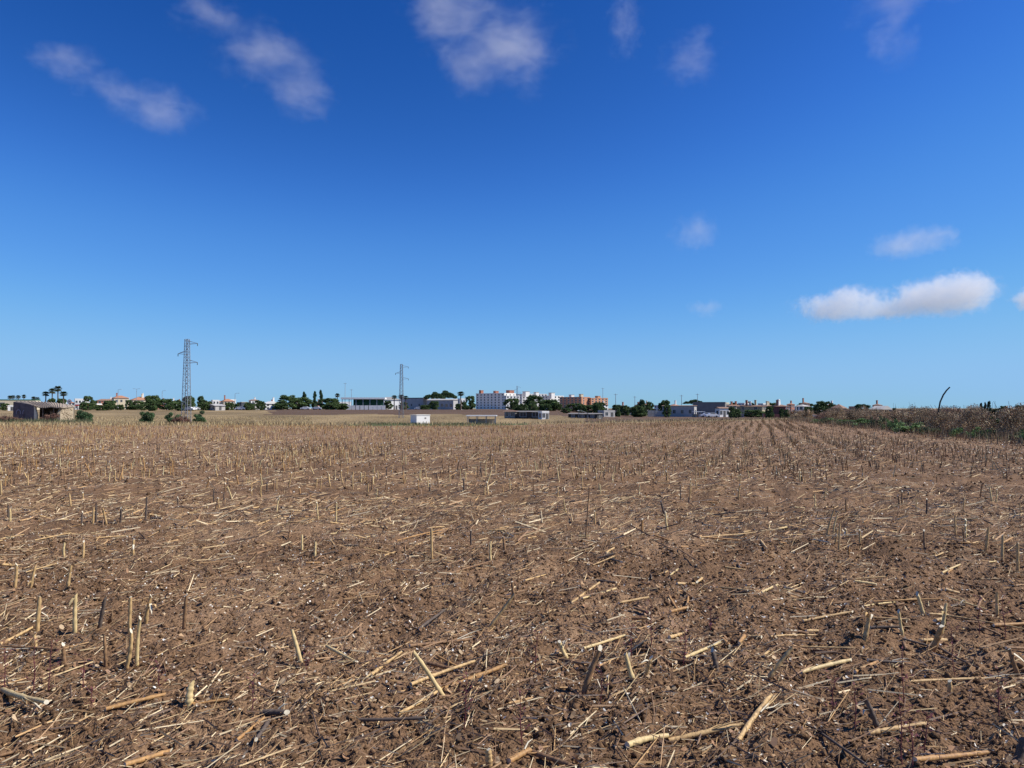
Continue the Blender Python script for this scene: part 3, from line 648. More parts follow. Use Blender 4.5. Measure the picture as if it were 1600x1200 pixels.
# trees near the town (photo columns, top row, distance)
for a in [('round', 225, 250, 617, 330, 'dark green tree rising behind the shrubs near the terracotta roofed houses'), ('round', 196, 222, 634, 320, 'low dark green tree by the road below the terracotta roofed house'),
          ('round', 245, 276, 623, 310, 'broad dark green tree beside the tall dark shrubs'), ('round', 284, 306, 618, 300, 'dense dark tree right behind the taller lattice pylon'), ('round', 308, 320, 618, 340, 'small rounded tree beside the brown roofed house'),
          ('round', 205, 226, 626, 360, 'green garden tree in front of the terracotta roofed house'), ('round', 148, 166, 633, 300, 'low dark bushy tree by the grey shed and road'), ('round', 129, 144, 618, 380, 'dark tree behind the flat white building'),
          ('round', 395, 412, 625, 360, 'olive green tree left of the pale roofed white house'), ('round', 432, 466, 617, 340, 'large dark tree in the grove right of the white house'), ('round', 450, 486, 620, 345, 'wide dark tree in the middle of the dark grove'),
          ('cone', 468, 482, 613, 350, 'pointed tree rising out of the dark grove'), ('cone', 486, 498, 612, 350, 'slim pointed tree at the right of the dark grove'), ('cone', 496, 506, 610, 352, 'tall slim conifer beside the slim pointed tree'), ('round', 498, 534, 622, 335, 'low spreading dark tree left of the long canopy building'),
          ('round', 425, 452, 630, 320, 'low dark tree in front of the grove by the brown field'), ('round', 505, 530, 630, 325, 'low dark bushy tree beside the parked cars'),
          ('pine', 662, 694, 612, 420, 'umbrella shaped dark pine behind the long grey warehouse'), ('pine', 676, 712, 610, 430, 'larger umbrella pine behind the long grey warehouse'), ('round', 727, 744, 618, 380, 'round dark tree left of the grey apartment block'),
          ('round', 788, 815, 622, 330, 'dark tree in front of the white apartment steps'), ('round', 818, 852, 617, 300, 'big dark tree in front of the white apartments'), ('round', 838, 876, 624, 290, 'wide dark tree right of the big dark tree'),
          ('round', 800, 826, 632, 290, 'lower dark tree beside the lattice pylon at the sheds'), ('round', 855, 880, 630, 295, 'dark low tree at the end of the grove before the brick block'), ('round', 885, 915, 630, 290, 'dark tree below the brick apartment block'), ('round', 905, 935, 632, 285, 'dark tree below the orange apartment block'),
          ('round', 925, 948, 628, 300, 'dark tree at the right end of the orange block'), ('round', 955, 974, 632, 300, 'yellowish green tree beside the thin mast'), ('cone', 992, 1014, 625, 260, 'tall dark tree with a pointed top in the field margin'), ('round', 984, 1012, 634, 250, 'dark bushy tree at the foot of the pointed tree'),
          ('round', 1008, 1022, 627, 300, 'slim green tree between the two dark trees'), ('round', 1028, 1050, 625, 300, 'round dark tree standing alone beside the grey warehouse'), ('pine', 1068, 1100, 624, 420, 'dark pine crown above the grey warehouse roof'), ('pine', 1136, 1156, 629, 400, 'green crown behind the cream houses'),
          ('pine', 1165, 1178, 627, 420, 'green crown behind the olive coloured house'), ('round', 1194, 1216, 629, 400, 'green tree between the olive and the dark red house'), ('round', 1158, 1196, 640, 240, 'big dark shrub in front of the olive coloured house'), ('round', 1244, 1272, 629, 400, 'green tree behind the white two storey house'),
          ('round', 1271, 1304, 626, 260, 'large round dark tree right of the white two storey house'), ('round', 1333, 1362, 631, 260, 'green tree behind the scrub beside the dark roof'), ('cone', 1529, 1537, 630, 300, 'thin dark cypress in the row behind the scrub'), ('cone', 1536, 1543, 629, 300, 'thin dark cypress in the row behind the scrub'),
          ('cone', 1541, 1550, 627, 300, 'thin dark cypress in the row behind the scrub'), ('round', 1560, 1576, 634, 260, 'small dark tree behind the scrub past the cypress row'), ('round', 1585, 1612, 632, 240, 'green tree behind the scrub at its far end'),
          ('round', 0, 14, 630, 300, 'dark tree in front of the green roofed warehouse')]:
    tree(*a)
for a in [(71, 611, 300, 'shortest fan palm at the outer end of the palm group', 14), (81, 606, 300, 'second tallest fan palm in the palm group', 14), (90, 602, 305, 'tallest fan palm standing in the palm group', 15), (99, 611, 298, 'bushy fan palm beside the tallest one', 15),
          (15, 617.5, 425, 'far palm behind the green roofed warehouse', 9), (20, 617, 420, 'far palm behind the green roofed warehouse', 9), (28, 617, 425, 'far palm behind the green roofed warehouse', 9), (37, 616, 420, 'far palm behind the green roofed warehouse', 8),
          (52, 619, 420, 'small far palm between the warehouse and the palm group', 9), (58, 620, 420, 'small far palm between the warehouse and the palm group', 9), (527, 614, 360, 'palm at the left end of the long canopy building', 10),
          (616, 617, 330, 'palm with spreading crown beside the second lattice pylon', 12), (627, 616, 330, 'palm with spreading crown beside the second lattice pylon', 14), (634, 618, 335, 'palm with spreading crown beside the second lattice pylon', 11), (720, 611, 330, 'single tall palm left of the apartment blocks', 15)]:
    palm(a[0], a[1], a[2], a[3], a[4])
g_ = random.Random(3)
for (u0, u1, n_, D0, D1, wh_) in [(110, 200, 10, 300, 345, 'between the ruined hut and the terracotta roofed houses'), (196, 335, 17, 285, 330, 'by the road around the tallest pylon'), (335, 430, 9, 300, 335, 'among the dark blue and grey units'), (525, 560, 3, 335, 345, 'in front of the canopy building'), (605, 745, 9, 330, 380, 'in front of the long grey warehouses'), (790, 950, 8, 240, 280, 'between the dark sheds and the apartments'), (960, 1060, 8, 240, 290, 'along the pale walls beside the grey warehouse'), (1130, 1300, 7, 215, 235, 'in front of the ochre and dark red houses')]:
    for i_ in range(n_):
        px = g_.uniform(u0, u1); D_ = g_.uniform(D0, D1); hw = g_.uniform(4, 9); c_ = P(px, 640, D_); yt_ = HOR - (float(base_z(c_.x, c_.y)) - EYE + g_.uniform(1.8, 4.6)) / D_ * F
        tree('round', px - hw, px + hw, yt_, D_, 'low dark shrubby tree ' + wh_, 'low shrubby trees at the town edge')
for a in [(74, 88, 622, 300), (88, 104, 622, 302)]: tree('round', a[0], a[1], a[2], a[3], 'dark shrubby tree at the foot of the palm group')

# ------------------------------------------------------------------ buildings
WHITE = mat('white_plaster', (.78, .77, .73), var=.08, scale=.6); CREAM = mat('cream_plaster', (.62, .54, .38), var=.1, scale=.6); OLV = mat('ochre_plaster', (.42, .36, .22), var=.1, scale=.6)
GREY = mat('grey_sheet', (.44, .42, .39), var=.12, scale=.5); DGREY = mat('dark_grey_wall', (.22, .205, .19), var=.15, scale=.5); BRICK = mat('brick_red', (.36, .15, .10), var=.2, scale=1.5); ORNG = mat('orange_plaster', (.60, .30, .17), var=.12, scale=.7)
PURP = mat('dark_red_plaster', (.19, .075, .065), var=.15, scale=.7); NAVY = mat('dark_blue_sheet', (.075, .085, .10), var=.15, scale=.5); TERR = mat('terracotta_tiles', (.40, .20, .12), var=.3, scale=4, bump=.5, bscale=8); BRNR = mat('brown_tiles', (.27, .17, .12), var=.3, scale=4, bump=.5, bscale=8)
GRNR = mat('green_sheet', (.04, .14, .10), var=.12, scale=.8); GLASS = mat('window_glass', (.035, .045, .055), rough=.15, var=.2, scale=.5, spec=.6); FRAME = mat('window_frame', (.55, .55, .53), var=.1); DARKO = mat('dark_shutter', (.05, .05, .05), var=.2)
STEEL = mat('galvanised_steel', (.34, .36, .38), rough=.55, var=.2, scale=8, metal=.4); CONC = mat('concrete', (.42, .40, .36), var=.2, scale=1.2, bump=.3, bscale=10)
_win = {}
def window_mesh(w, h, gl):
    k = (round(w, 2), round(h, 2), gl.name)
    if k not in _win:
        mb = MB(); mb.box(-w / 2, w / 2, -.03, .10, 0, h, 0); t = .07
        mb.box(-w / 2 - t, w / 2 + t, -.05, .10, -t, 0, 1); mb.box(-w / 2 - t, w / 2 + t, -.05, .10, h, h + t, 1); mb.box(-w / 2 - t, -w / 2, -.05, .10, 0, h, 1); mb.box(w / 2, w / 2 + t, -.05, .10, 0, h, 1); mb.box(-.025, .025, -.045, -.03, 0, h, 1)
        me = bpy.data.meshes.new('window'); me.from_pydata(mb.v, [], mb.f); me.polygons.foreach_set('material_index', mb.mi); me.materials.append(gl); me.materials.append(FRAME); _win[k] = me
    return _win[k]
def building(name, label, cat, xl, xr, yt, D, wall, fr=.45, th=38, roof='flat', roofmat=None, rise=.28, floors=2, cols=(3, 2), win=(1.0, 1.3), gl=None, yb=None, chim=0, door=True, over=.35, parapet=True):
    """rectangular building turned by th so that its left face is seen over fr of its width; top of walls at photo row yt"""
    th = R(th); W = (xr - xl) / F * D; w = (1 - fr) * W / math.cos(th); dp = max(fr * W / math.sin(th), 2.0)
    # nearest corner is the front-left one; its photo column divides the two faces
    pc = P(xl + (xr - xl) * fr, 640, D); z0 = float(base_z(pc.x, pc.y)) - .15
    H = P(pc.x / D * F + 800, yt, D).z - z0 if yb is None else (yb - yt) / F * D
    o = empty(name, (pc.x, pc.y, z0), th, label, cat, 'buildings of the town')
    mb = MB(); mb.box(0, w, 0, dp, 0, H); mb.build('wall', wall, o)
    rm = roofmat or wall
    if roof == 'flat':
        mb = MB()
        if parapet:
            for (a, b, c, d_) in ((-.06, w + .06, -.06, .2), (-.06, w + .06, dp - .2, dp + .06), (-.06, .2, .2, dp - .2), (w - .2, w + .06, .2, dp - .2)): mb.box(a, b, c, d_, H + .003, H + .45)
        mb.box(.2, w - .2, .2, dp - .2, H + .003, H + .05)
        mb.build('roof', rm, o)
    else:
        ov = over; rh = rise * min(w, dp); mb = MB(); x0, x1, y0, y1 = -ov, w + ov, -ov, dp + ov
        if roof == 'hip':
            i = min(x1 - x0, y1 - y0) / 2 * .98
            if w >= dp: rd = [(x0 + i, (y0 + y1) / 2, H + rh), (x1 - i, (y0 + y1) / 2, H + rh)]
            else: rd = [((x0 + x1) / 2, y0 + i, H + rh), ((x0 + x1) / 2, y1 - i, H + rh)]
            vs = [(x0, y0, H + .01), (x1, y0, H + .01), (x1, y1, H + .01), (x0, y1, H + .01)] + rd
            fs = [(0, 1, 5, 4), (1, 2, 5), (2, 3, 4, 5), (3, 0, 4)] if w >= dp else [(0, 1, 4), (1, 2, 5, 4), (2, 3, 5), (3, 0, 4, 5)]
            mb.add(vs, fs + [(3, 2, 1, 0)])
        else:   # gable, ridge along x (w) or y
            if roof == 'gable_x': vs = [(x0, y0, H), (x1, y0, H), (x1, y1, H), (x0, y1, H), (x0, (y0 + y1) / 2, H + rh), (x1, (y0 + y1) / 2, H + rh)]; fs = [(0, 1, 5, 4), (2, 3, 4, 5), (1, 2, 5), (3, 0, 4), (3, 2, 1, 0)]
            else: vs = [(x0, y0, H), (x1, y0, H), (x1, y1, H), (x0, y1, H), ((x0 + x1) / 2, y0, H + rh), ((x0 + x1) / 2, y1, H + rh)]; fs = [(0, 4, 5, 3), (1, 2, 5, 4), (0, 1, 4), (2, 3, 5), (3, 2, 1, 0)]
            mb.add([(a, b, c + .01) for a, b, c in vs], fs)
        ro = mb.build('roof', rm, o)
        for k in range(chim):
            cb = MB(); cx = w * rnd.uniform(.2, .8); cy = dp * rnd.uniform(.3, .7); hh = rnd.uniform(1.0, 2.0); cb.box(cx - .3, cx + .3, cy - .3, cy + .3, H + rh * .3, H + rh + hh); cb.box(cx - .4, cx + .4, cy - .4, cy + .4, H + rh + hh + .01, H + rh + hh + .15); cb.build('chimney', rnd.choice([wall, WHITE, BRICK]), ro)
    fh = H / max(floors, 1)
    for face, n, span in (('f', cols[0], w), ('l', cols[1], dp)):
        for f in range(floors):
            for k in range(n):
                u = span * (k + .5) / n; isdoor = door and f == 0 and k == n // 2 and face == 'f'
                ww, hh = (1.0, 2.1) if isdoor else win; ww = min(ww, span / n * .7); hh = min(hh, fh * .6)
                if isdoor: hh = min(2.1, fh * .8)
                ob = link('door' if isdoor else 'window', window_mesh(ww, hh, DARKO if isdoor else (gl or GLASS)), o)
                zz = f * fh + (.16 if isdoor else fh * .32)
                if face == 'f': ob.location = (u, 0, zz)
                else: ob.location = (0, u, zz); ob.rotation_euler = (0, 0, -math.pi / 2)
    o['w'] = w; o['dp'] = dp; o['h'] = H
    return o
B = building
B('warehouse', 'pale warehouse with a green metal roof band beside the ruined hut', 'warehouse', -30, 41, 625.5, 330, CREAM, .15, 20, 'flat', GRNR, floors=1, cols=(5, 1), win=(2, 2))
# green fascia over that warehouse
B('utility_building', 'small white block in front of the green roofed warehouse', 'building', 8, 22, 635, 290, WHITE, .3, 30, floors=1, cols=(1, 0))
B('house', 'flat white building right of the palm group', 'house', 112, 128, 624, 420, WHITE, .3, 35, floors=2, cols=(3, 1))
B('house', 'long low white house by the palms', 'house', 86, 100, 626, 430, WHITE, .3, 35, floors=1, cols=(2, 1))
B('house', 'red brick house with a low brown roof', 'house', 143, 168, 626, 400, BRICK, .35, 38, 'hip', BRNR, .2, 2, (3, 2))
B('house', 'tall dark sided house under a terracotta hip roof', 'house', 167, 194, 622, 410, CREAM, .4, 40, 'hip', TERR, .25, 2, (3, 2), chim=1)
B('house', 'cream house with a broad terracotta roof and white tower room', 'house', 194, 228, 625, 400, CREAM, .4, 40, 'hip', TERR, .25, 2, (3, 2), chim=2)
B('house', 'small white house between road and red brick house', 'house', 128, 144, 629, 370, WHITE, .3, 30, 'flat', floors=1, cols=(3, 1))
B('house', 'house with a wide brown hip roof beside the taller pylon', 'house', 306, 330, 633, 330, BRICK, .45, 40, 'hip', BRNR, .4, 1, (2, 2))
B('house', 'house with a bright red tiled roof showing over the trees', 'house', 341, 362, 627, 420, CREAM, .4, 40, 'hip', TERR, .3, 2, (3, 2), chim=1)
B('house', 'little white house left of the red tiled roof', 'house', 327, 340, 626, 430, WHITE, .4, 38, floors=2, cols=(2, 1))
B('shed', 'light grey metal shed next to the brown roofed house', 'shed', 317, 347, 634, 300, GREY, .65, 50, 'gable_x', GREY, .15, 1, (1, 2))
B('warehouse', 'dark blue sheet metal unit by the brown field', 'warehouse', 366, 386, 630, 330, NAVY, .55, 45, floors=1, cols=(1, 2))
B('warehouse', 'grey flat roofed unit adjoining the dark blue one', 'warehouse', 385, 404, 631, 320, GREY, .7, 50, floors=1, cols=(1, 2))
B('house', 'white house with a pale low pitched roof', 'house', 405, 433, 631, 340, WHITE, .35, 40, 'gable_y', WHITE, .28, 2, (3, 2), chim=1)
B('house', 'low white house beside the dark grove', 'house', 520, 546, 629, 380, WHITE, .3, 30, floors=1, cols=(3, 1))
B('warehouse', 'long pale grey warehouse with small windows', 'warehouse', 664, 718, 625, 400, GREY, .82, 62, 'gable_y', GREY, .1, 1, (1, 6), win=(1.6, 1.6), door=False)
B('warehouse', 'blue grey warehouse behind the second lattice pylon', 'warehouse', 622, 668, 622.5, 420, GREY, .85, 62, 'flat', NAVY, floors=1, cols=(1, 3), door=False)
B('hangar', 'pale round backed hangar right of the canopy building', 'hangar', 586, 624, 625, 380, WHITE, .3, 35, 'gable_y', GREY, .25, 1, (2, 1))
B('utility_building', 'white block beside the single tall palm', 'building', 715, 727, 624, 360, WHITE, .3, 35, floors=2, cols=(2, 1))
# canopy building
def canopy_building():
    D = 350; c = P(567, 640, D); z = float(base_z(c.x, c.y)); k = D / F; o = empty('canopy_building', (c.x, c.y, z), R(6), 'long low building with a thin white roof over a dark open bay', 'building', 'buildings of the town'); W = 68 * k; H = P(567, 621, D).z - z
    mb = MB(); mb.box(-W / 2, W / 2, 0, 12, H - .8, H); mb.build('roof', WHITE, o)
    mb = MB(); mb.box(-W / 2 + 5, W / 2 - 1, 8, 8.4, 0, H - .81); mb.build('back_wall', GRNR, o)
    for i in range(7): mb = MB(); x = -W / 2 + .6 + i * (W - 1.2) / 6; mb.box(x - .15, x + .15, .3, .6, 0, H - .81); mb.build('column', STEEL, o)
    hw = P(567, 633.5, D).z - z
    for i in range(9):
        x = -W * .34 + i * 2.0; mb = MB(); mb.box(x, x + 1.7, -3, -2.7, 0, hw); q = mb.build('white_panel', WHITE, o)
    mb = MB(); mb.box(W * .16, W * .5, -2.8, -2.5, 0, hw); mb.build('low_wall', WHITE, o)
canopy_building()
# apartment blocks
B('apartment_block', 'grey shaded apartment block with rows of windows', 'apartments', 742, 806, 615, 560, WHITE, .72, 55, floors=6, cols=(3, 8), win=(1.1, 1.1))
B('apartment_block', 'white stepped apartment block lit by the sun', 'apartments', 784, 812, 619, 500, WHITE, .25, 32, floors=5, cols=(4, 2), win=(1.3, 1.4))
B('apartment_block', 'long white apartment block behind the dark trees', 'apartments', 806, 856, 616, 600, WHITE, .2, 25, floors=6, cols=(8, 2), win=(1.4, 1.4))
B('apartment_block', 'white apartment block with balconies next to the brick one', 'apartments', 848, 882, 619, 580, WHITE, .35, 38, floors=5, cols=(4, 3), win=(1.4, 1.4))
B('apartment_block', 'red brick apartment block with a flat roof', 'apartments', 876, 924, 621, 540, mat('orange_brick', (.47, .23, .14), var=.15, scale=1.0), .68, 52, floors=5, cols=(2, 6), win=(1.5, 1.3))
B('apartment_block', 'orange apartment block with its sunlit front', 'apartments', 914, 952, 622.5, 545, ORNG, .25, 30, floors=5, cols=(5, 2), win=(1.4, 1.3))
for (px, yt, yb_, wpx, m, lab) in [(752, 610, 616, 5, BRICK, 'small red stair tower on the grey apartment roof'), (775, 611, 616, 6, BRICK, 'low red penthouse on the grey apartment roof'), (797, 610, 617, 9, BRICK, 'brick penthouse above the white steps'), (822, 612, 617, 8, WHITE, 'white penthouse on the long white block'),
                                   (838, 613, 617, 6, WHITE, 'white stair tower on the long white block'), (862, 614, 620, 7, WHITE, 'white roof room on the block with balconies'), (893, 617, 622, 6, WHITE, 'white roof room on the red brick block'), (908, 616, 622, 5, CREAM, 'cream stair tower on the red brick block'), (934, 619, 623, 6, ORNG, 'orange roof room on the orange block')]:
    D = 575; t = P(px, yt, D); b_ = P(px, yb_ + 3, D); W = wpx / F * D; o = empty('roof_room', (t.x, t.y, b_.z), R(38), lab, 'roof room', 'roof rooms on the apartments'); mb = MB(); mb.box(-W / 2, W / 2, -W / 2, W / 2, 0, t.z - b_.z); mb.build('wall', m, o)
    mb = MB(); mb.box(-W / 2 - .2, W / 2 + .2, -W / 2 - .2, W / 2 + .2, t.z - b_.z + .002, t.z - b_.z + .2); mb.build('roof', CONC, o)
g2 = random.Random(21)
for (u0, u1, n_, D0, D1, y0, y1, wh) in [(50, 112, 4, 450, 500, 625, 631, 'behind the palm group'), (120, 235, 6, 440, 500, 624, 631, 'behind the terracotta roofed houses'), (235, 345, 6, 430, 490, 625, 631, 'behind the trees by the tallest pylon'), (345, 432, 4, 430, 480, 625, 630, 'behind the dark blue unit'), (440, 530, 3, 430, 470, 627, 631, 'behind the dark grove'),
                                      (940, 1062, 6, 340, 420, 631, 636, 'between the orange block and the grey warehouse'), (1130, 1300, 7, 340, 420, 630, 635, 'behind the ochre and dark red houses'), (1296, 1380, 3, 300, 360, 633, 637, 'behind the near end of the scrub')]:
    for i in range(n_):
        px = u0 + (u1 - u0) * (i + g2.uniform(.1, .9)) / n_; w_ = g2.uniform(9, 18); m_, cn = g2.choice([(WHITE, 'white'), (WHITE, 'white'), (WHITE, 'white'), (CREAM, 'cream'), (ORNG, 'orange'), (BRICK, 'brick red')]); hip = g2.random() < .6
        B('house', 'small %s house with a %s %s' % (cn, 'tiled hip roof' if hip else 'flat roof', wh), 'house', px - w_ / 2, px + w_ / 2, g2.uniform(y0, y1), g2.uniform(D0, D1), m_, g2.uniform(.3, .55), g2.uniform(32, 48), 'hip' if hip else 'flat', g2.choice([TERR, BRNR]) if hip else None, .22, 2, (2, 2), chim=1 if hip else 0)
# right side houses
B('warehouse', 'light grey windowed wall of the low warehouse', 'warehouse', 1040, 1092, 634, 260, GREY, .86, 62, 'gable_y', BRNR, .05, 1, (1, 4), door=False)
B('warehouse', 'dark grey blank walled warehouse beside the light grey one', 'warehouse', 1088, 1138, 630, 270, DGREY, .9, 65, floors=1, cols=(0, 0), door=False)
B('house', 'small white house in front of the dark grey warehouse', 'house', 1120, 1142, 638, 250, WHITE, .2, 25, 'gable_x', BRNR, .2, 1, (3, 1))
B('house', 'cream house with stepped tile roofs behind the dark fence', 'house', 1136, 1160, 634, 300, CREAM, .15, 25, 'hip', BRNR, .2, 2, (3, 1), chim=2)
B('house', 'olive ochre house with chimneys and a low hip roof', 'house', 1158, 1200, 635, 270, OLV, .78, 55, 'hip', BRNR, .14, 2, (2, 2), chim=4)
B('house', 'dark red house under a brown hip roof with chimneys', 'house', 1208, 1240, 635, 260, PURP, .6, 48, 'hip', BRNR, .14, 2, (2, 0), chim=4)
B('house', 'cream house between the ochre and dark red ones', 'house', 1192, 1212, 634.5, 300, CREAM, .2, 25, 'hip', BRNR, .15, 2, (3, 1), chim=2)
B('house', 'white two storey house with many windows left of the round tree', 'house', 1246, 1271, 635, 290, WHITE, .38, 40, 'hip', GREY, .2, 2, (4, 2))
B('house', 'house whose dark brown hip roof rises behind the scrub', 'house', 1304, 1328, 638, 230, BRNR, .5, 45, 'hip', BRNR, .4, 1, (2, 2))
B('house', 'house with a grey sloping roof half hidden by scrub', 'house', 1368, 1400, 640, 180, DGREY, .3, 35, 'gable_y', GREY, .35, 1, (2, 1))
# low sheds at the field margin
B('shed', 'long dark low shed at the field margin below the trees', 'shed', 808, 856, 643.5, 190, mat('dark_timber', (.05, .045, .042), var=.25, scale=2), .8, 60, 'gable_y', DGREY, .08, 1, (1, 2), win=(1.8, 1.6), gl=DARKO)
B('shed', 'low grey shed with a sloping roof beside the pylon', 'shed', 788, 812, 643, 195, DGREY, .7, 55, 'gable_y', BRNR, .1, 1, (1, 2))
B('shed', 'white door shed at the end of the long dark shed', 'shed', 844, 858, 645, 185, WHITE, .2, 25, 'flat', floors=1, cols=(2, 1))
B('shed', 'dark brown shed under the curved white sheet', 'shed', 890, 944, 647, 200, DARKO, .8, 58, 'gable_y', DGREY, .08, 1, (1, 3), gl=DGREY)
B('shed', 'grey flat shed at the far end of the dark brown shed', 'shed', 936, 962, 643.5, 230, GREY, .3, 30, 'flat', floors=1, cols=(2, 1))
def carport(px0, px1, yt, D, label):
    a = P(px0, 640, D); b = P(px1, 640, D); z = float(base_z(a.x, a.y)); H = P(px0, yt, D).z - z; W = b.x - a.x; o = empty('carport', (a.x, a.y, z), 0, label, 'carport')
    mb = MB(); mb.box(0, W, 0, 5, H - .18, H); mb.build('roof', WHITE, o)
    for i in range(4):
        for y in (.3, 4.7): mb = MB(); x = .3 + i * (W - .6) / 3; mb.box(x - .06, x + .06, y - .06, y + .06, 0, H - .181); mb.build('post', STEEL, o)
    mb = MB(); mb.box(.2, W - .2, 4.8, 4.9, 0, H * .55); mb.build('back_panel', CONC, o)
carport(728, 776, 649, 138, 'low open shelter with a thin white roof at the field margin'); carport(1086, 1102, 643, 240, 'small white roofed carport in front of the dark grey warehouse')
def curved_sheet():
    D = 195; c = P(912, 644, D); o = MB(); k = D / F; pts = []
    z = float(base_z(c.x, c.y)); vs = []; fs = []
    for j, y in enumerate((0, 3)):
        for i in range(9):
            t = i / 8; vs.append(((t - .5) * 18 * k, y, (P(0, 641 + 6 * t ** 1.8, D).z - z) - (.0 if t > .12 else .1)))
    n = len(vs); vs += [(a, b, h - .06) for a, b, h in vs]
    for i in range(8): fs += [(i, i + 1, 9 + i + 1, 9 + i), (n + 9 + i, n + 9 + i + 1, n + i + 1, n + i), (i, n + i, n + i + 1, i + 1), (9 + i, 9 + i + 1, n + 9 + i + 1, n + 9 + i)]
    o.add(vs, fs); e = empty('awning', (c.x, c.y, z), 0, 'curved white sheet awning over the dark brown shed', 'awning'); o.build('sheet', WHITE, e)
    for x in (-1.2, 1.2):
        for y in (.3, 2.7): mb = MB(); mb.box(x - .05, x + .05, y - .05, y + .05, 0, P(0, 641 + 6 * (x / (18 * k) + .5) ** 1.8, D).z - z - .05); mb.build('post', STEEL, e)
curved_sheet()
# white concrete box at the field margin
def box_hut():
    D = 138; a = P(651, 640, D); z = float(base_z(a.x, a.y)) - .3; W = 31 / F * D; th = R(35); w = .62 * W / math.cos(th); dp = .38 * W / math.sin(th); H = P(651, 648, D).z - z
    o = empty('pump_hut', (a.x, a.y, z), th, 'low white concrete pump box with a shaded side standing in the field', 'hut'); mb = MB(); mb.box(0, w, 0, dp, 0, H - .12); mb.build('wall', WHITE, o)
    mb = MB(); mb.box(-.08, w + .08, -.08, dp + .08, H - .118, H); mb.build('lid', WHITE, o); mb = MB(); mb.box(.6 * w, .6 * w + .35, -.03, .02, H * .62, H * .75); mb.build('vent', DGREY, o)
box_hut()
def fence_wall(px0, px1, yt, D, m, label, cat='fence', D2=None):
    a = P(px0, 640, D); b = P(px1, 640, D2 or D); z = float(base_z((a.x + b.x) / 2, (a.y + b.y) / 2)) - .1; H = P(px0, yt, D).z - z; v = b - a; L = math.hypot(v.x, v.y)
    o = empty(cat.replace(' ', '_'), (a.x, a.y, z), math.atan2(v.y, v.x), label, cat, None); n = max(2, int(L / 2.6))
    for i in range(n): mb = MB(); mb.box(i * L / n + .06, (i + 1) * L / n - .06, -.04, .04, .05, H - .06 - .1 * (i % 2)); mb.build('panel', m, o)
    for i in range(n + 1): mb = MB(); mb.box(i * L / n - .055, i * L / n + .055, -.07, .07, 0, H); mb.build('post', CONC, o)
fence_wall(1138, 1162, 645.5, 238, DGREY, 'dark grey panel fence in front of the cream houses'); fence_wall(1192, 1234, 646, 235, PURP, 'dark red panel fence by the dark red house'); fence_wall(1250, 1300, 648, 230, GREY, 'pale grey panel wall below the white two storey house')
fence_wall(1012, 1062, 641, 265, CONC, 'low pale wall leading up to the light grey warehouse'); fence_wall(940, 990, 640, 285, CONC, 'pale low wall between the orange block and the pointed tree')
# petrol station canopy
def station():
    D = 345; a = P(117, 640, D); z = float(base_z(a.x, a.y)); W = 32 / F * D; H = P(117, 630.5, D).z - z; o = empty('service_canopy', (a.x, a.y, z), R(8), 'white roofed canopy with an orange fascia by the road', 'canopy')
    mb = MB(); mb.box(0, W, 0, 7, H - .55, H); mb.build('roof', WHITE, o); mb = MB(); mb.box(W * .3, W + .05, -.06, 0, H - 1.1, H - .551); mb.build('fascia', mat('orange_paint', (.75, .33, .06), var=.1), o)
    mb = MB(); mb.box(0, W * .3 - .1, -.06, 0, H - 1.1, H - .551); mb.build('fascia', mat('red_paint', (.5, .06, .05), var=.1), o)
    for i in range(4): mb = MB(); x = .6 + i * (W - 1.2) / 3; mb.box(x - .15, x + .15, 1, 1.3, 0, H - .552); mb.build('column', STEEL, o)
    mb = MB(); mb.box(.5, W - .5, 5.5, 6.5, 0, H - .552); mb.build('kiosk', CREAM, o)
station()
def billboard():
    D = 320; a = P(355.5, 640, D); z = float(base_z(a.x, a.y)); k = D / F; o = empty('billboard', (a.x, a.y, z), R(12), 'blank white billboard on posts by the dark blue unit', 'billboard'); zt = P(355, 632, D).z - z; zb = P(355, 638, D).z - z
    mb = MB(); mb.box(-4.5 * k, 4.5 * k, -.06, .06, zb, zt); mb.build('panel', WHITE, o)
    for s in (-3, 3): mb = MB(); mb.box(s * k - .08, s * k + .08, .065, .2, 0, zt); mb.build('post', STEEL, o)
billboard()
# thatched parasol hut
def palapa():
    D = 215; a = P(1244, 640, D); z = float(base_z(a.x, a.y)) ; k = D / F; o = empty('thatched_parasol', (a.x, a.y, z), 0, 'straw thatched conical sunshade with a white pole beside the dark red house', 'sunshade'); zt = P(1244, 645, D).z - z; zb = P(1244, 653, D).z - z; r = 11.5 * k
    n = 20; vs = [(0, 0, zt)] + [(math.cos(2 * math.pi * i / n) * r * rnd.uniform(.94, 1.05), math.sin(2 * math.pi * i / n) * r, zb + rnd.uniform(-.1, .1)) for i in range(n)]
    mb = MB(); mb.add(vs, [(0, 1 + i, 1 + (i + 1) % n) for i in range(n)] + [tuple(range(n, 0, -1))]); mb.build('thatch', mat('thatch', (.42, .31, .17), var=.3, scale=12, bump=.6, bscale=30), o)
    mb = MB(); mb.tube([(0, 0, -.1), (0, 0, P(0, 636, D).z - z)], .10, 8); mb.build('pole', WHITE, o)
    for i in range(4): mb = MB(); t = i * math.pi / 2 + .5; mb.tube([(math.cos(t) * r * .8, math.sin(t) * r * .8, -.1), (math.cos(t) * r * .8, math.sin(t) * r * .8, zb + .15)], .07, 6); mb.build('post', BARK, o)
palapa()
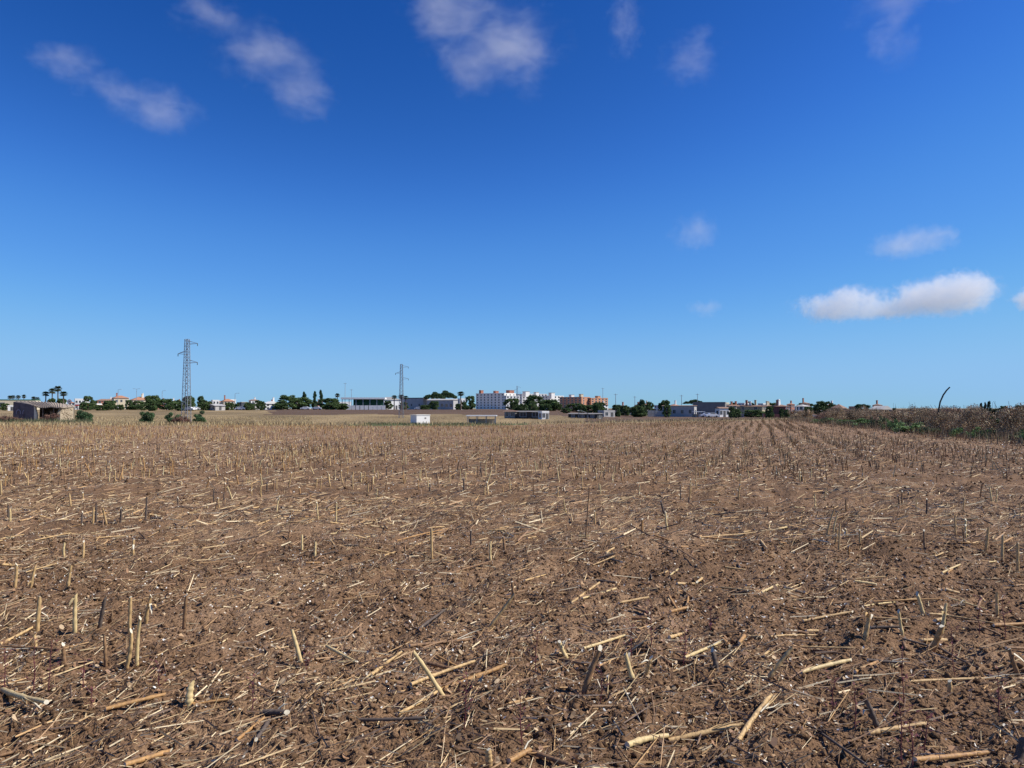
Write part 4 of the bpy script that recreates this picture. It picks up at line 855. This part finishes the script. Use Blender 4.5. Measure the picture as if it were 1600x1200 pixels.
# ruined stone hut at the left
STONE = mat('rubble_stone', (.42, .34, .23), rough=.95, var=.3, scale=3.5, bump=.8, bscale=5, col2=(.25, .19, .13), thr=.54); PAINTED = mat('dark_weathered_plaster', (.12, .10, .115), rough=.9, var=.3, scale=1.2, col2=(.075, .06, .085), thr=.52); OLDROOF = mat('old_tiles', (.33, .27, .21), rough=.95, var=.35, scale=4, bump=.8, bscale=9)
def ruin():
    D = 124; a = P(20.5, 640, D); k = D / F; z = float(base_z(a.x, a.y)) - .1
    o = empty('ruined_hut', (a.x, a.y, z), 0, 'ruined stone hut with a sagging roof, dark painted wall and open front', 'ruin')
    X = lambda px, y=0: P(px, 640, D + y).x - a.x; Z = lambda py, y=0: P(0, py, D + y).z - z
    # left wall facing left-forward: a slanting quad from (20) to (53), receding to the left edge
    def slab(pts, t, m, nm):      # prism: outline in (x, z) at depths y, thickness t along +y
        mb = MB(); n = len(pts); vs = [(x, y, h) for x, y, h in pts] + [(x, y + t, h) for x, y, h in pts]
        mb.add(vs, [tuple(range(n)), tuple(range(2 * n - 1, n - 1, -1))] + [((i + 1) % n, i, n + i, n + (i + 1) % n) for i in range(n)]); return mb.build(nm, m, o)
    pt3 = lambda L: [(X(x, y), y, Z(q, y) if q is not None else -.2) for x, y, q in L]
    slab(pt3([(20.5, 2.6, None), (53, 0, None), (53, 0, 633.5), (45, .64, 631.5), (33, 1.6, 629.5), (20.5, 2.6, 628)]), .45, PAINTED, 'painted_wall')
    slab(pt3([(53.2, 0, None), (58, -.05, None), (57.4, -.05, 648), (55.4, -.05, 640), (54.8, 0, 633.6), (53.2, 0, 633.5)]), .4, mat('pale_render', (.66, .58, .45), var=.2, scale=3), 'broken_edge')
    slab(pt3([(62, 4.0, None), (114, 4.0, None), (114, 4.0, 636), (62, 4.0, 635)]), .4, mat('shaded_stone', (.10, .085, .07), rough=.95, var=.3, scale=2), 'back_wall')  # shade under the roof is put into this darker stone colour
    # lit end wall, seen obliquely from its corner at column 94 to 115
    xe = X(94); w_ = [(.0, None), (3.8, None), (3.8, 636), (2.6, 635.6), (1.0, 636.2), (.45, 638), (.3, 642), (.05, 646)]
    mb = MB(); n_ = len(w_); hz = [(-.2 if q is None else Z(q, y)) for y, q in w_]
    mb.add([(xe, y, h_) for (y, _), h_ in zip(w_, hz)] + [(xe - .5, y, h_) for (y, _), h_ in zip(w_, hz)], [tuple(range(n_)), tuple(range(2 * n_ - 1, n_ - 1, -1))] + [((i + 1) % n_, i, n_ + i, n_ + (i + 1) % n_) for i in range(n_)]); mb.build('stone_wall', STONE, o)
    for i in range(60):
        y = rnd.uniform(.45, 3.6); h_ = rnd.uniform(.1, Z(638, y)); q0 = rnd.uniform(.13, .30); mb = MB()
        q = [(math.cos(t) * q0 * rnd.uniform(.7, 1.1) * 1.2, math.sin(t) * q0 * rnd.uniform(.6, .9)) for t in [j * math.pi / 3.5 for j in range(7)]]
        mb.add([(0, u, v) for u, v in q] + [(.06 + rnd.random() * .06, u * .7, v * .7) for u, v in q], [tuple(range(7, 14))] + [(j, (j + 1) % 7, 7 + (j + 1) % 7, 7 + j) for j in range(7)])
        st = mb.build('stone', STONE, o); st.location = (xe - .01, y, h_)
    def roof_strip(pf, pb, nm):
        vs = [(X(x, y), y, Z(h, y)) for x, y, h in pf] + [(X(x, y), y, Z(h, y)) for x, y, h in pb]; n = len(pf); m_ = len(vs)
        vs2 = vs + [(x, y, h - .14) for x, y, h in vs]; fs = []
        for i in range(n - 1): fs += [(i, i + 1, n + i + 1, n + i), (m_ + n + i, m_ + n + i + 1, m_ + i + 1, m_ + i), (i, m_ + i, m_ + i + 1, i + 1), (n + i, n + i + 1, m_ + n + i + 1, m_ + n + i)]
        fs += [(0, n, m_ + n, m_), (n - 1, m_ + n - 1, m_ + 2 * n - 1, 2 * n - 1)]
        mb = MB(); mb.add(vs2, fs); return mb.build(nm, OLDROOF, o)
    rf = [(53, -.15, 633.2), (62, -.2, 636.2), (72, -.2, 636.2), (80, -.2, 635), (88, -.2, 636.4), (96, -.2, 636.4), (117.5, 4.2, 635)]
    rb = [(22, 3.4, 627.4), (40, 4.5, 627.3), (56, 4.5, 627.6), (70, 4.5, 628.2), (84, 4.5, 629.2), (98, 4.5, 631), (114, 4.5, 633)]
    roof_strip(rf, rb, 'roof')
    for i in range(17):   # rows of cover tiles running down the slope
        t = (i + .5) / 17 * (len(rf) - 1.05); j = int(t); f = t - j
        mixp = lambda L: Vector([X(L[j][0], L[j][1]) * (1 - f) + X(L[j + 1][0], L[j + 1][1]) * f, L[j][1] * (1 - f) + L[j + 1][1] * f, Z(L[j][2], L[j][1]) * (1 - f) + Z(L[j + 1][2], L[j + 1][1]) * f])
        A_, B_ = mixp(rf), mixp(rb); mb = MB(); mb.tube([A_ + Vector((0, 0, .02)), (A_ + B_) / 2 + Vector((0, 0, .02)), B_ + Vector((0, 0, .02))], .1, 6); mb.build('tile_row', OLDROOF, o)
    for px_ in (67, 84): mb = MB(); mb.tube([(X(px_), 0, -.2), (X(px_), 0, Z(635.8))], .09, 6); mb.build('prop', BARK, o)
    # faded graffiti letters on the painted wall
    for (x0, w_) in ((25, 8), (35, 9)):
        mb = MB(); n = 14
        for i in range(n):
            t0 = math.pi * (1.15 - 1.3 * i / n); t1 = math.pi * (1.15 - 1.3 * (i + 1) / n)
            def pt(t, r): xx = x0 + w_ / 2 + math.cos(t) * w_ / 2 * r; yy = 643 - math.sin(t) * 5.5 * r + 2; yd = 2.6 * (X(53) - X(xx, 1.3)) / (X(53) - X(20.5, 2.6)) - .03; return (X(xx, yd), yd, Z(yy, yd))
            mb.add([pt(t0, 1), pt(t1, 1), pt(t1, .72), pt(t0, .72)], [(0, 1, 2, 3)])
        mb.build('graffiti', mat('faded_paint', (.22, .20, .27), var=.25, scale=3), o)
ruin()
# ------------------------------------------------------------------ pylons, masts, lamps, signs
def pylon_proto():
    H = 15.6; o = empty('lattice_pylon', (0, 0, 0)); w0, w1 = .62, .30
    wd = lambda z: w0 + (w1 - w0) * min(1, z / H)
    for sx in (-1, 1):
        for sy in (-1, 1): mb = MB(); mb.tube([(sx * w0, sy * w0, -.3), (sx * w1, sy * w1, H)], .055, 4); mb.build('leg', STEEL, o)
    mb = MB(); z = 0; s = 1
    while z < H - .3:
        h = max(.5, wd(z) * 1.25); z2 = min(H, z + h); a, b = wd(z), wd(z2)
        for q in range(4):
            c, s_ = math.cos(q * math.pi / 2), math.sin(q * math.pi / 2); rot = lambda x, y, zz: (x * c - y * s_, x * s_ + y * c, zz)
            mb.tube([rot(-a * s, -a, z), rot(b * s, -b, z2)], .028, 3, False); mb.tube([rot(-b, -b, z2), rot(b, -b, z2)], .022, 3, False)
        s = -s; z = z2
    q = mb.build('bracing', STEEL, o); q['kind'] = 'stuff'
    for (z, d_, L) in ((H - .35, 1, 1.75), (H - 2.2, -1, 1.45), (H - 3.8, 1, 1.7)):
        mb = MB(); w = wd(z)
        for sy in (-1, 1): mb.tube([(d_ * w, sy * w, z), (d_ * (w + L), 0, z - .45)], .045, 4); mb.tube([(d_ * w, sy * w, z - .55), (d_ * (w + L), 0, z - .45)], .04, 4)
        mb.tube([(d_ * (w + L * .5), -w * .5, z - .22), (d_ * (w + L * .5), w * .5, z - .22)], .03, 4); a = mb.build('crossarm', STEEL, o)
        mb = MB(); x = d_ * (w + L - .03); pr = [(x, 0, z - .45 - .06 * i) for i in range(9)]; mb.tube(pr, [.03, .09, .04, .09, .04, .09, .04, .09, .03], 8); mb.build('insulator', mat('insulator_glass', (.10, .13, .12), rough=.2, var=.1), a)
    return o
PYL = pylon_proto()
def pylon(px, D, yt, label, first=False, rz=0):
    o = PYL if first else copy_tree(PYL); c = P(px, 640, D); z = float(base_z(c.x, c.y)); o.location = (c.x, c.y, z); o.rotation_euler = (0, 0, R(rz)); s = (P(px, yt, D).z - z) / 15.6; o.scale = (s, s, s); tag(o, label, 'pylon', 'lattice pylons crossing the fields')
pylon(291, 132, 530, 'tall lattice pylon with three side arms behind the reddish weeds', True, -8); pylon(627, 198, 569, 'lattice pylon standing near the low white pump box', rz=-5); pylon(808, 345, 603, 'distant lattice pylon among the sheds and apartments', rz=5)
pylon(727, 345, 619, 'short lattice pylon beside the single tall palm', rz=5)
def mast(px, yt, D, label, kind='mast', group='thin masts and lamp posts', arm=0):
    c = P(px, 640, D); z = float(base_z(c.x, c.y)); H = P(px, yt, D).z - z; o = empty('street_lamp' if kind == 'lamp' else 'mast', (c.x, c.y, z), 0, label, 'street lamp' if kind == 'lamp' else 'mast', group)
    mb = MB(); mb.tube([(0, 0, -.2), (0, 0, H)], [.16, .09], 6); mb.build('pole', STEEL, o)
    for s in ((-1, 1) if arm == 2 else (1,) if arm == 1 else ()):
        mb = MB(); mb.tube([(0, 0, H - .05), (s * .9, 0, H + .2), (s * 1.6, 0, H + .22)], .06, 5); mb.build('arm', STEEL, o); mb = MB(); mb.box(s * 1.6 - .35, s * 1.6 + .35, -.15, .15, H + .14, H + .26); mb.build('lamp_head', GREY, o)
    if kind != 'lamp':
        mb = MB(); mb.tube([(-.8, 0, H - .4), (.8, 0, H - .4)], .06, 5); mb.build('crossbar', STEEL, o)
mast(184, 609, 380, 'single armed street lamp behind the terracotta roofed house', 'lamp', arm=1); mast(213, 608, 380, 'double armed street lamp above the cream house', 'lamp', arm=2); mast(253, 611, 390, 'thin street lamp above the dark shrubs', 'lamp', arm=1); mast(367, 615, 330, 'street lamp beside the dark blue unit', 'lamp', arm=1)
mast(539, 598, 360, 'tall thin mast at the canopy building'); mast(549, 608, 365, 'shorter thin mast at the canopy building'); mast(942, 606, 420, 'thin mast rising over the orange block'); mast(962, 615, 300, 'pole with a short crossbar beside the yellowish tree'); mast(992, 619, 330, 'thin pole rising behind the pointed tree')
mast(1065, 617, 300, 'pole with crossbar left of the pine above the grey warehouse'); mast(1090, 615, 320, 'thin pole right of the pine above the grey warehouse'); mast(262, 622, 330, 'short white post among the dark shrubs')
def road_sign():
    D = 165; c = P(108.5, 627.5, D); z = float(base_z(c.x, c.y)); o = empty('road_sign', (c.x, c.y, z), 0, 'round white road sign with a red rim behind the ruined hut', 'road sign'); h = c.z - z; r = .48
    mb = MB(); mb.tube([(0, .03, -.2), (0, .03, h + r * .8)], .04, 6); mb.build('post', STEEL, o)
    mb = MB(); mb.tube([(0, 0, h), (0, -.03, h)], r, 24); mb.build('rim', mat('sign_red', (.45, .05, .05), var=.1), o); mb = MB(); mb.tube([(0, -.031, h), (0, -.04, h)], r * .74, 24); mb.build('face', WHITE, o)
    mb = MB(); mb.box(-r * .35, -r * .05, -.046, -.041, h - r * .3, h + r * .3); mb.box(r * .08, r * .38, -.046, -.041, h - r * .3, h + r * .3); mb.build('numerals', DARKO, o)
road_sign()
def bent_pole():
    b = on_ground(1467, 676); D = b.y; pts = [(1466, 680), (1465, 662), (1466, 645), (1469, 628), (1474, 617), (1479, 610), (1484, 605)]
    mb = MB(); mb.tube([P(x, y, D) - b for x, y in pts], [.06, .055, .055, .05, .05, .048, .045], 8); o = mb.build('bent_pole', mat('black_pipe', (.035, .033, .03), rough=.7, var=.3, scale=6), None, True); o.location = b; tag(o, 'black bent pole curving up out of the scrub', 'pole')
bent_pole()
# road with guard rail and cars on the left
def road():
    m = mat('asphalt', (.06, .06, .062), var=.2, scale=2); xs = np.linspace(-420, -70, 60); V = []; Q = []
    for i, x in enumerate(xs):
        for y in (384, 392): V.append((x, y, gz(x, y) + .12))
        if i: Q.append((2 * i - 2, 2 * i, 2 * i + 1, 2 * i - 1))
    tag(link('road', np_mesh('road', V, Q), None, m), 'grey asphalt road running past the town', None, None, 'structure')
    o = empty('guard_rail', (0, 0, 0), 0, 'grey steel guard rail along the road', 'guard rail'); 
    xs = np.arange(-300, -140, 6.0)
    mb = MB(); mb.tube([(x, 383, gz(x, 383) + .75) for x in xs], .16, 4); mb.build('rail', STEEL, o)
    for x in xs[::2]: mb = MB(); h = gz(x, 383); mb.box(x - .07, x + .07, 383.17, 383.3, h - .1, h + .8); mb.build('post', STEEL, o)
road()
def car_proto():
    o = empty('parked_car', (0, 0, 0)); paint = mat('white_car_paint', (.72, .72, .72), rough=.3, var=.03, spec=.5)
    prof = [(-2.1, .35), (-2.12, .75), (-1.9, .95), (-1.25, 1.02), (-.65, 1.45), (.75, 1.48), (1.5, 1.05), (2.05, .95), (2.12, .6), (2.1, .35)]
    mb = MB(); n = len(prof); vs = [(x, -.82 + (.1 if z > 1.1 else 0), z) for x, z in prof] + [(x, .82 - (.1 if z > 1.1 else 0), z) for x, z in prof]
    mb.add(vs, [tuple(range(n)), tuple(range(2 * n - 1, n - 1, -1))] + [((i + 1) % n, i, n + i, n + (i + 1) % n) for i in range(n)]); mb.build('body', paint, o)
    for sy in (-1, 1):
        mb = MB(); y = sy * .80; q = [(-1.05, 1.03), (-.6, 1.38), (.7, 1.40), (1.3, 1.05)]; mb.add([(x, y, z) for x, z in q] + [(x, y - sy * .1, z) for x, z in q], [(0, 1, 2, 3), (7, 6, 5, 4), (0, 4, 5, 1), (1, 5, 6, 2), (2, 6, 7, 3), (3, 7, 4, 0)]); mb.build('side_window', GLASS, o)
        for x in (-1.3, 1.3): mb = MB(); mb.tube([(x, sy * .66, .32), (x, sy * .84, .32)], .32, 14); mb.build('wheel', DARKO, o)
    return o
CAR = car_proto(); first = True
for (px, py, D, rz, lab) in [(179, 640, 380, 4, 'white car on the road below the terracotta roofed houses'), (203, 641, 360, 90, 'white car seen end on by the dark shrubs'), (299, 642, 300, 0, 'white car parked at the foot of the tall pylon'), (304, 642, 304, 15, 'white car half behind the one at the pylon'),
                         (296, 643, 292, 170, 'white car closest to the dark bush by the pylon'), (477, 640, 330, 5, 'white car parked under the dark grove'), (495, 641, 330, 0, 'white car parked beside the low dark tree'), (444, 641, 325, 10, 'pale car parked in front of the low dark tree'), (376, 642, 300, 0, 'white car in front of the dark blue unit'),
                         (1112, 648, 235, 8, 'white car in front of the small white house'), (1104, 648, 238, 0, 'white car by the small carport'), (654, 633, 380, 0, 'white car in front of the long grey warehouse'), (630, 636, 370, 0, 'white car by the palms at the second pylon')]:
    o = CAR if first else copy_tree(CAR); first = False; c = P(px, py, D); o.location = (c.x, c.y, gz(c.x, c.y) + (.15 if D == 380 and px < 300 else .02)); o.rotation_euler = (0, 0, R(rz)); tag(o, lab, 'car', 'cars parked near the town')

# ------------------------------------------------------------------ margins: bushes, weeds, scrub
for (px, w, yt, D, lab) in [(132, 25, 637, 112, 'dark green round bush right of the ruined hut'), (232, 27, 638, 112, 'dark green bush with ragged top in the dry grass'), (270, 24, 639, 114, 'dark green bush next to the tall lattice pylon'), (313, 22, 638.5, 118, 'dark green bush right of the tall lattice pylon')]:
    c = P(px, 640, D); z = gz(c.x, c.y); bush('green_bush', (c.x, c.y, z), w / F * D * 1.05, P(px, yt, D).z - z, DARKG * 1.25, lab, 'dark bushes on the field margin', px, .06, 1500)
for (px, w, yt, D) in [(276, 12, 650, 84), (284, 14, 649, 83), (292, 11, 650, 85), (72, 16, 645, 100), (84, 15, 643, 101), (10, 22, 646, 96), (28, 18, 650, 95), (0, 20, 648, 97)]:
    c = P(px, 640, D); z = gz(c.x, c.y); bush('weed_clump', (c.x, c.y, z), w / F * D * 1.2, P(px, yt, D).z - z, REDW, 'reddish brown dry weed clump at the foot of the pylon' if px > 200 else 'reddish brown dry weed clump in front of the ruined hut', 'reddish weeds at the pylon foot' if px > 200 else 'reddish weeds at the ruined hut', px + 5, .03, 1300, 14, 'weeds', 2.6)
# scrub along the right-hand field edge
k = 0
for i in range(64):
    y = 27 + (i / 63) ** 1.25 * 82 + rnd.uniform(-1, 1); x = float(edge_x(y)) + rnd.choice([rnd.uniform(.2, 2), rnd.uniform(1.3, 5.5), rnd.uniform(2, 6)]); 
    h = rnd.choice([rnd.uniform(1.0, 1.5), rnd.uniform(1.3, 1.85), rnd.uniform(1.6, 2.1)]); z = gz(x, y)
    bush('dry_bush', (x, y, z), rnd.uniform(2.0, 3.4), h, DRYC * rnd.uniform(.95, 1.5) if rnd.random() < .8 else REDW * 1.1, 'dry brown scrub bush in the overgrown bank along the field edge', 'dry scrub along the field edge', 900 + i, .024, 1500, 14, 'bush', 2.4)
for i in range(24):
    y = 30 + (i / 23) * 52 + rnd.uniform(-1, 1); x = float(edge_x(y)) + rnd.uniform(-1.4, .3); h = rnd.uniform(.6, 1.25)
    bush('bramble_bush', (x, y, gz(x, y)), rnd.uniform(.9, 2.3), h * rnd.uniform(.6, 1.05), (GREEN if i % 3 else OLIVE) * 1.6, 'low green bramble bush growing in front of the dry scrub', 'green brambles in front of the scrub', 1200 + i, .035, 1200, 8)
for i in range(26):   # taller scrub further back on the bank
    y = 34 + rnd.random() * 70; x = float(edge_x(y)) + rnd.uniform(5.5, 16); bush('dry_bush', (x, y, gz(x, y)), rnd.uniform(2.6, 4.2), rnd.uniform(1.5, 2.1), DRYC * rnd.uniform(.8, 1.3), 'tall dry scrub bush standing further back on the bank', 'tall scrub at the back of the bank', 1500 + i, .03, 1200, 12, 'bush', 2.2)
for (px, D, h, lab) in [(1552, 42, 1.75, 'dark spindly shrub with ragged leaves rising from the scrub'), (1398, 70, 1.9, 'dark leafy sapling standing out of the scrub')]:
    c = P(px, 640, D); bush('dark_sapling', (c.x, c.y, gz(c.x, c.y)), .7, h + .25, DARKG, lab, None, int(px), .05, 900, 5)
# grass on the margins (stuff)
def grass(name, label, pts, h0, h1, pal, w=.012):
    x, y = pts[:, 0], pts[:, 1]; n = len(x); h = rng.uniform(h0, h1, n); a = rng.uniform(0, 6.28, n); lean = rng.normal(0, .3, n) * h
    A = np.column_stack([x, y, ground_z(x, y) - .02]); S = np.column_stack([np.cos(a), np.sin(a), a * 0]) * w; T = A + np.column_stack([np.cos(a + 1) * lean, np.sin(a + 1) * lean, h])
    V = np.stack([A - S, A + S, T + S * .2, T - S * .2], 1).reshape(-1, 3); cols = np.repeat(pal[rng.integers(0, len(pal), n)] * rng.uniform(.7, 1.25, (n, 1)), 4, 0)
    tag(link(name, np_mesh(name, V, np.arange(n * 4).reshape(-1, 4), cols), None, LEAF), label, None, None, 'stuff')
def zone(n, u0, u1, y0, y1, f=None):
    y = rng.uniform(y0, y1, n); x = rng.uniform(u0, u1, n) * y; k = ~in_field(x, y)
    if f is not None: k &= f(x, y)
    return np.column_stack([x[k], y[k]])
STRAWG = np.array([[.40, .31, .16], [.34, .25, .13], [.46, .37, .20], [.28, .19, .11]])
grass('dry_grass', 'dry straw coloured grass on the field margin', np.vstack([zone(42000, -.75, -.27, 70, 210), zone(9000, -.30, .35, 72, 215), zone(6000, .1, .45, 90, 200)]), .12, .42, STRAWG, .03)
grass('green_grass', 'green grey weeds and grass around the ruined hut and pump box', np.vstack([zone(11000, -.75, -.57, 90, 118)]), .25, .95, np.array([[.10, .12, .06], [.14, .14, .075], [.08, .095, .045], [.20, .17, .09]]), .025)
grass('green_verge', 'short green weeds in the strip by the white pump box', zone(9000, -.20, .0, 73, 130, lambda x, y: fbm(x * .12, y * .12, 3, 91) > .40), .08, .3, np.array([[.10, .12, .05], [.13, .14, .06], [.17, .15, .08]]), .03)
grass('bank_grass', 'dry tall grass and weeds at the foot of the scrub bank', (lambda y: np.column_stack([edge_x(y) + rng.normal(0, 1.2, len(y)) + rng.uniform(-.4, 6, len(y)) * (rng.random(len(y)) < .6), y]))(rng.uniform(26, 108, 16000)), .12, .6, np.vstack([DRYC, np.array([[.12, .12, .06], [.3, .24, .14]])]), .012)
print('objects', len(bpy.data.objects), 'lying', n_ly)
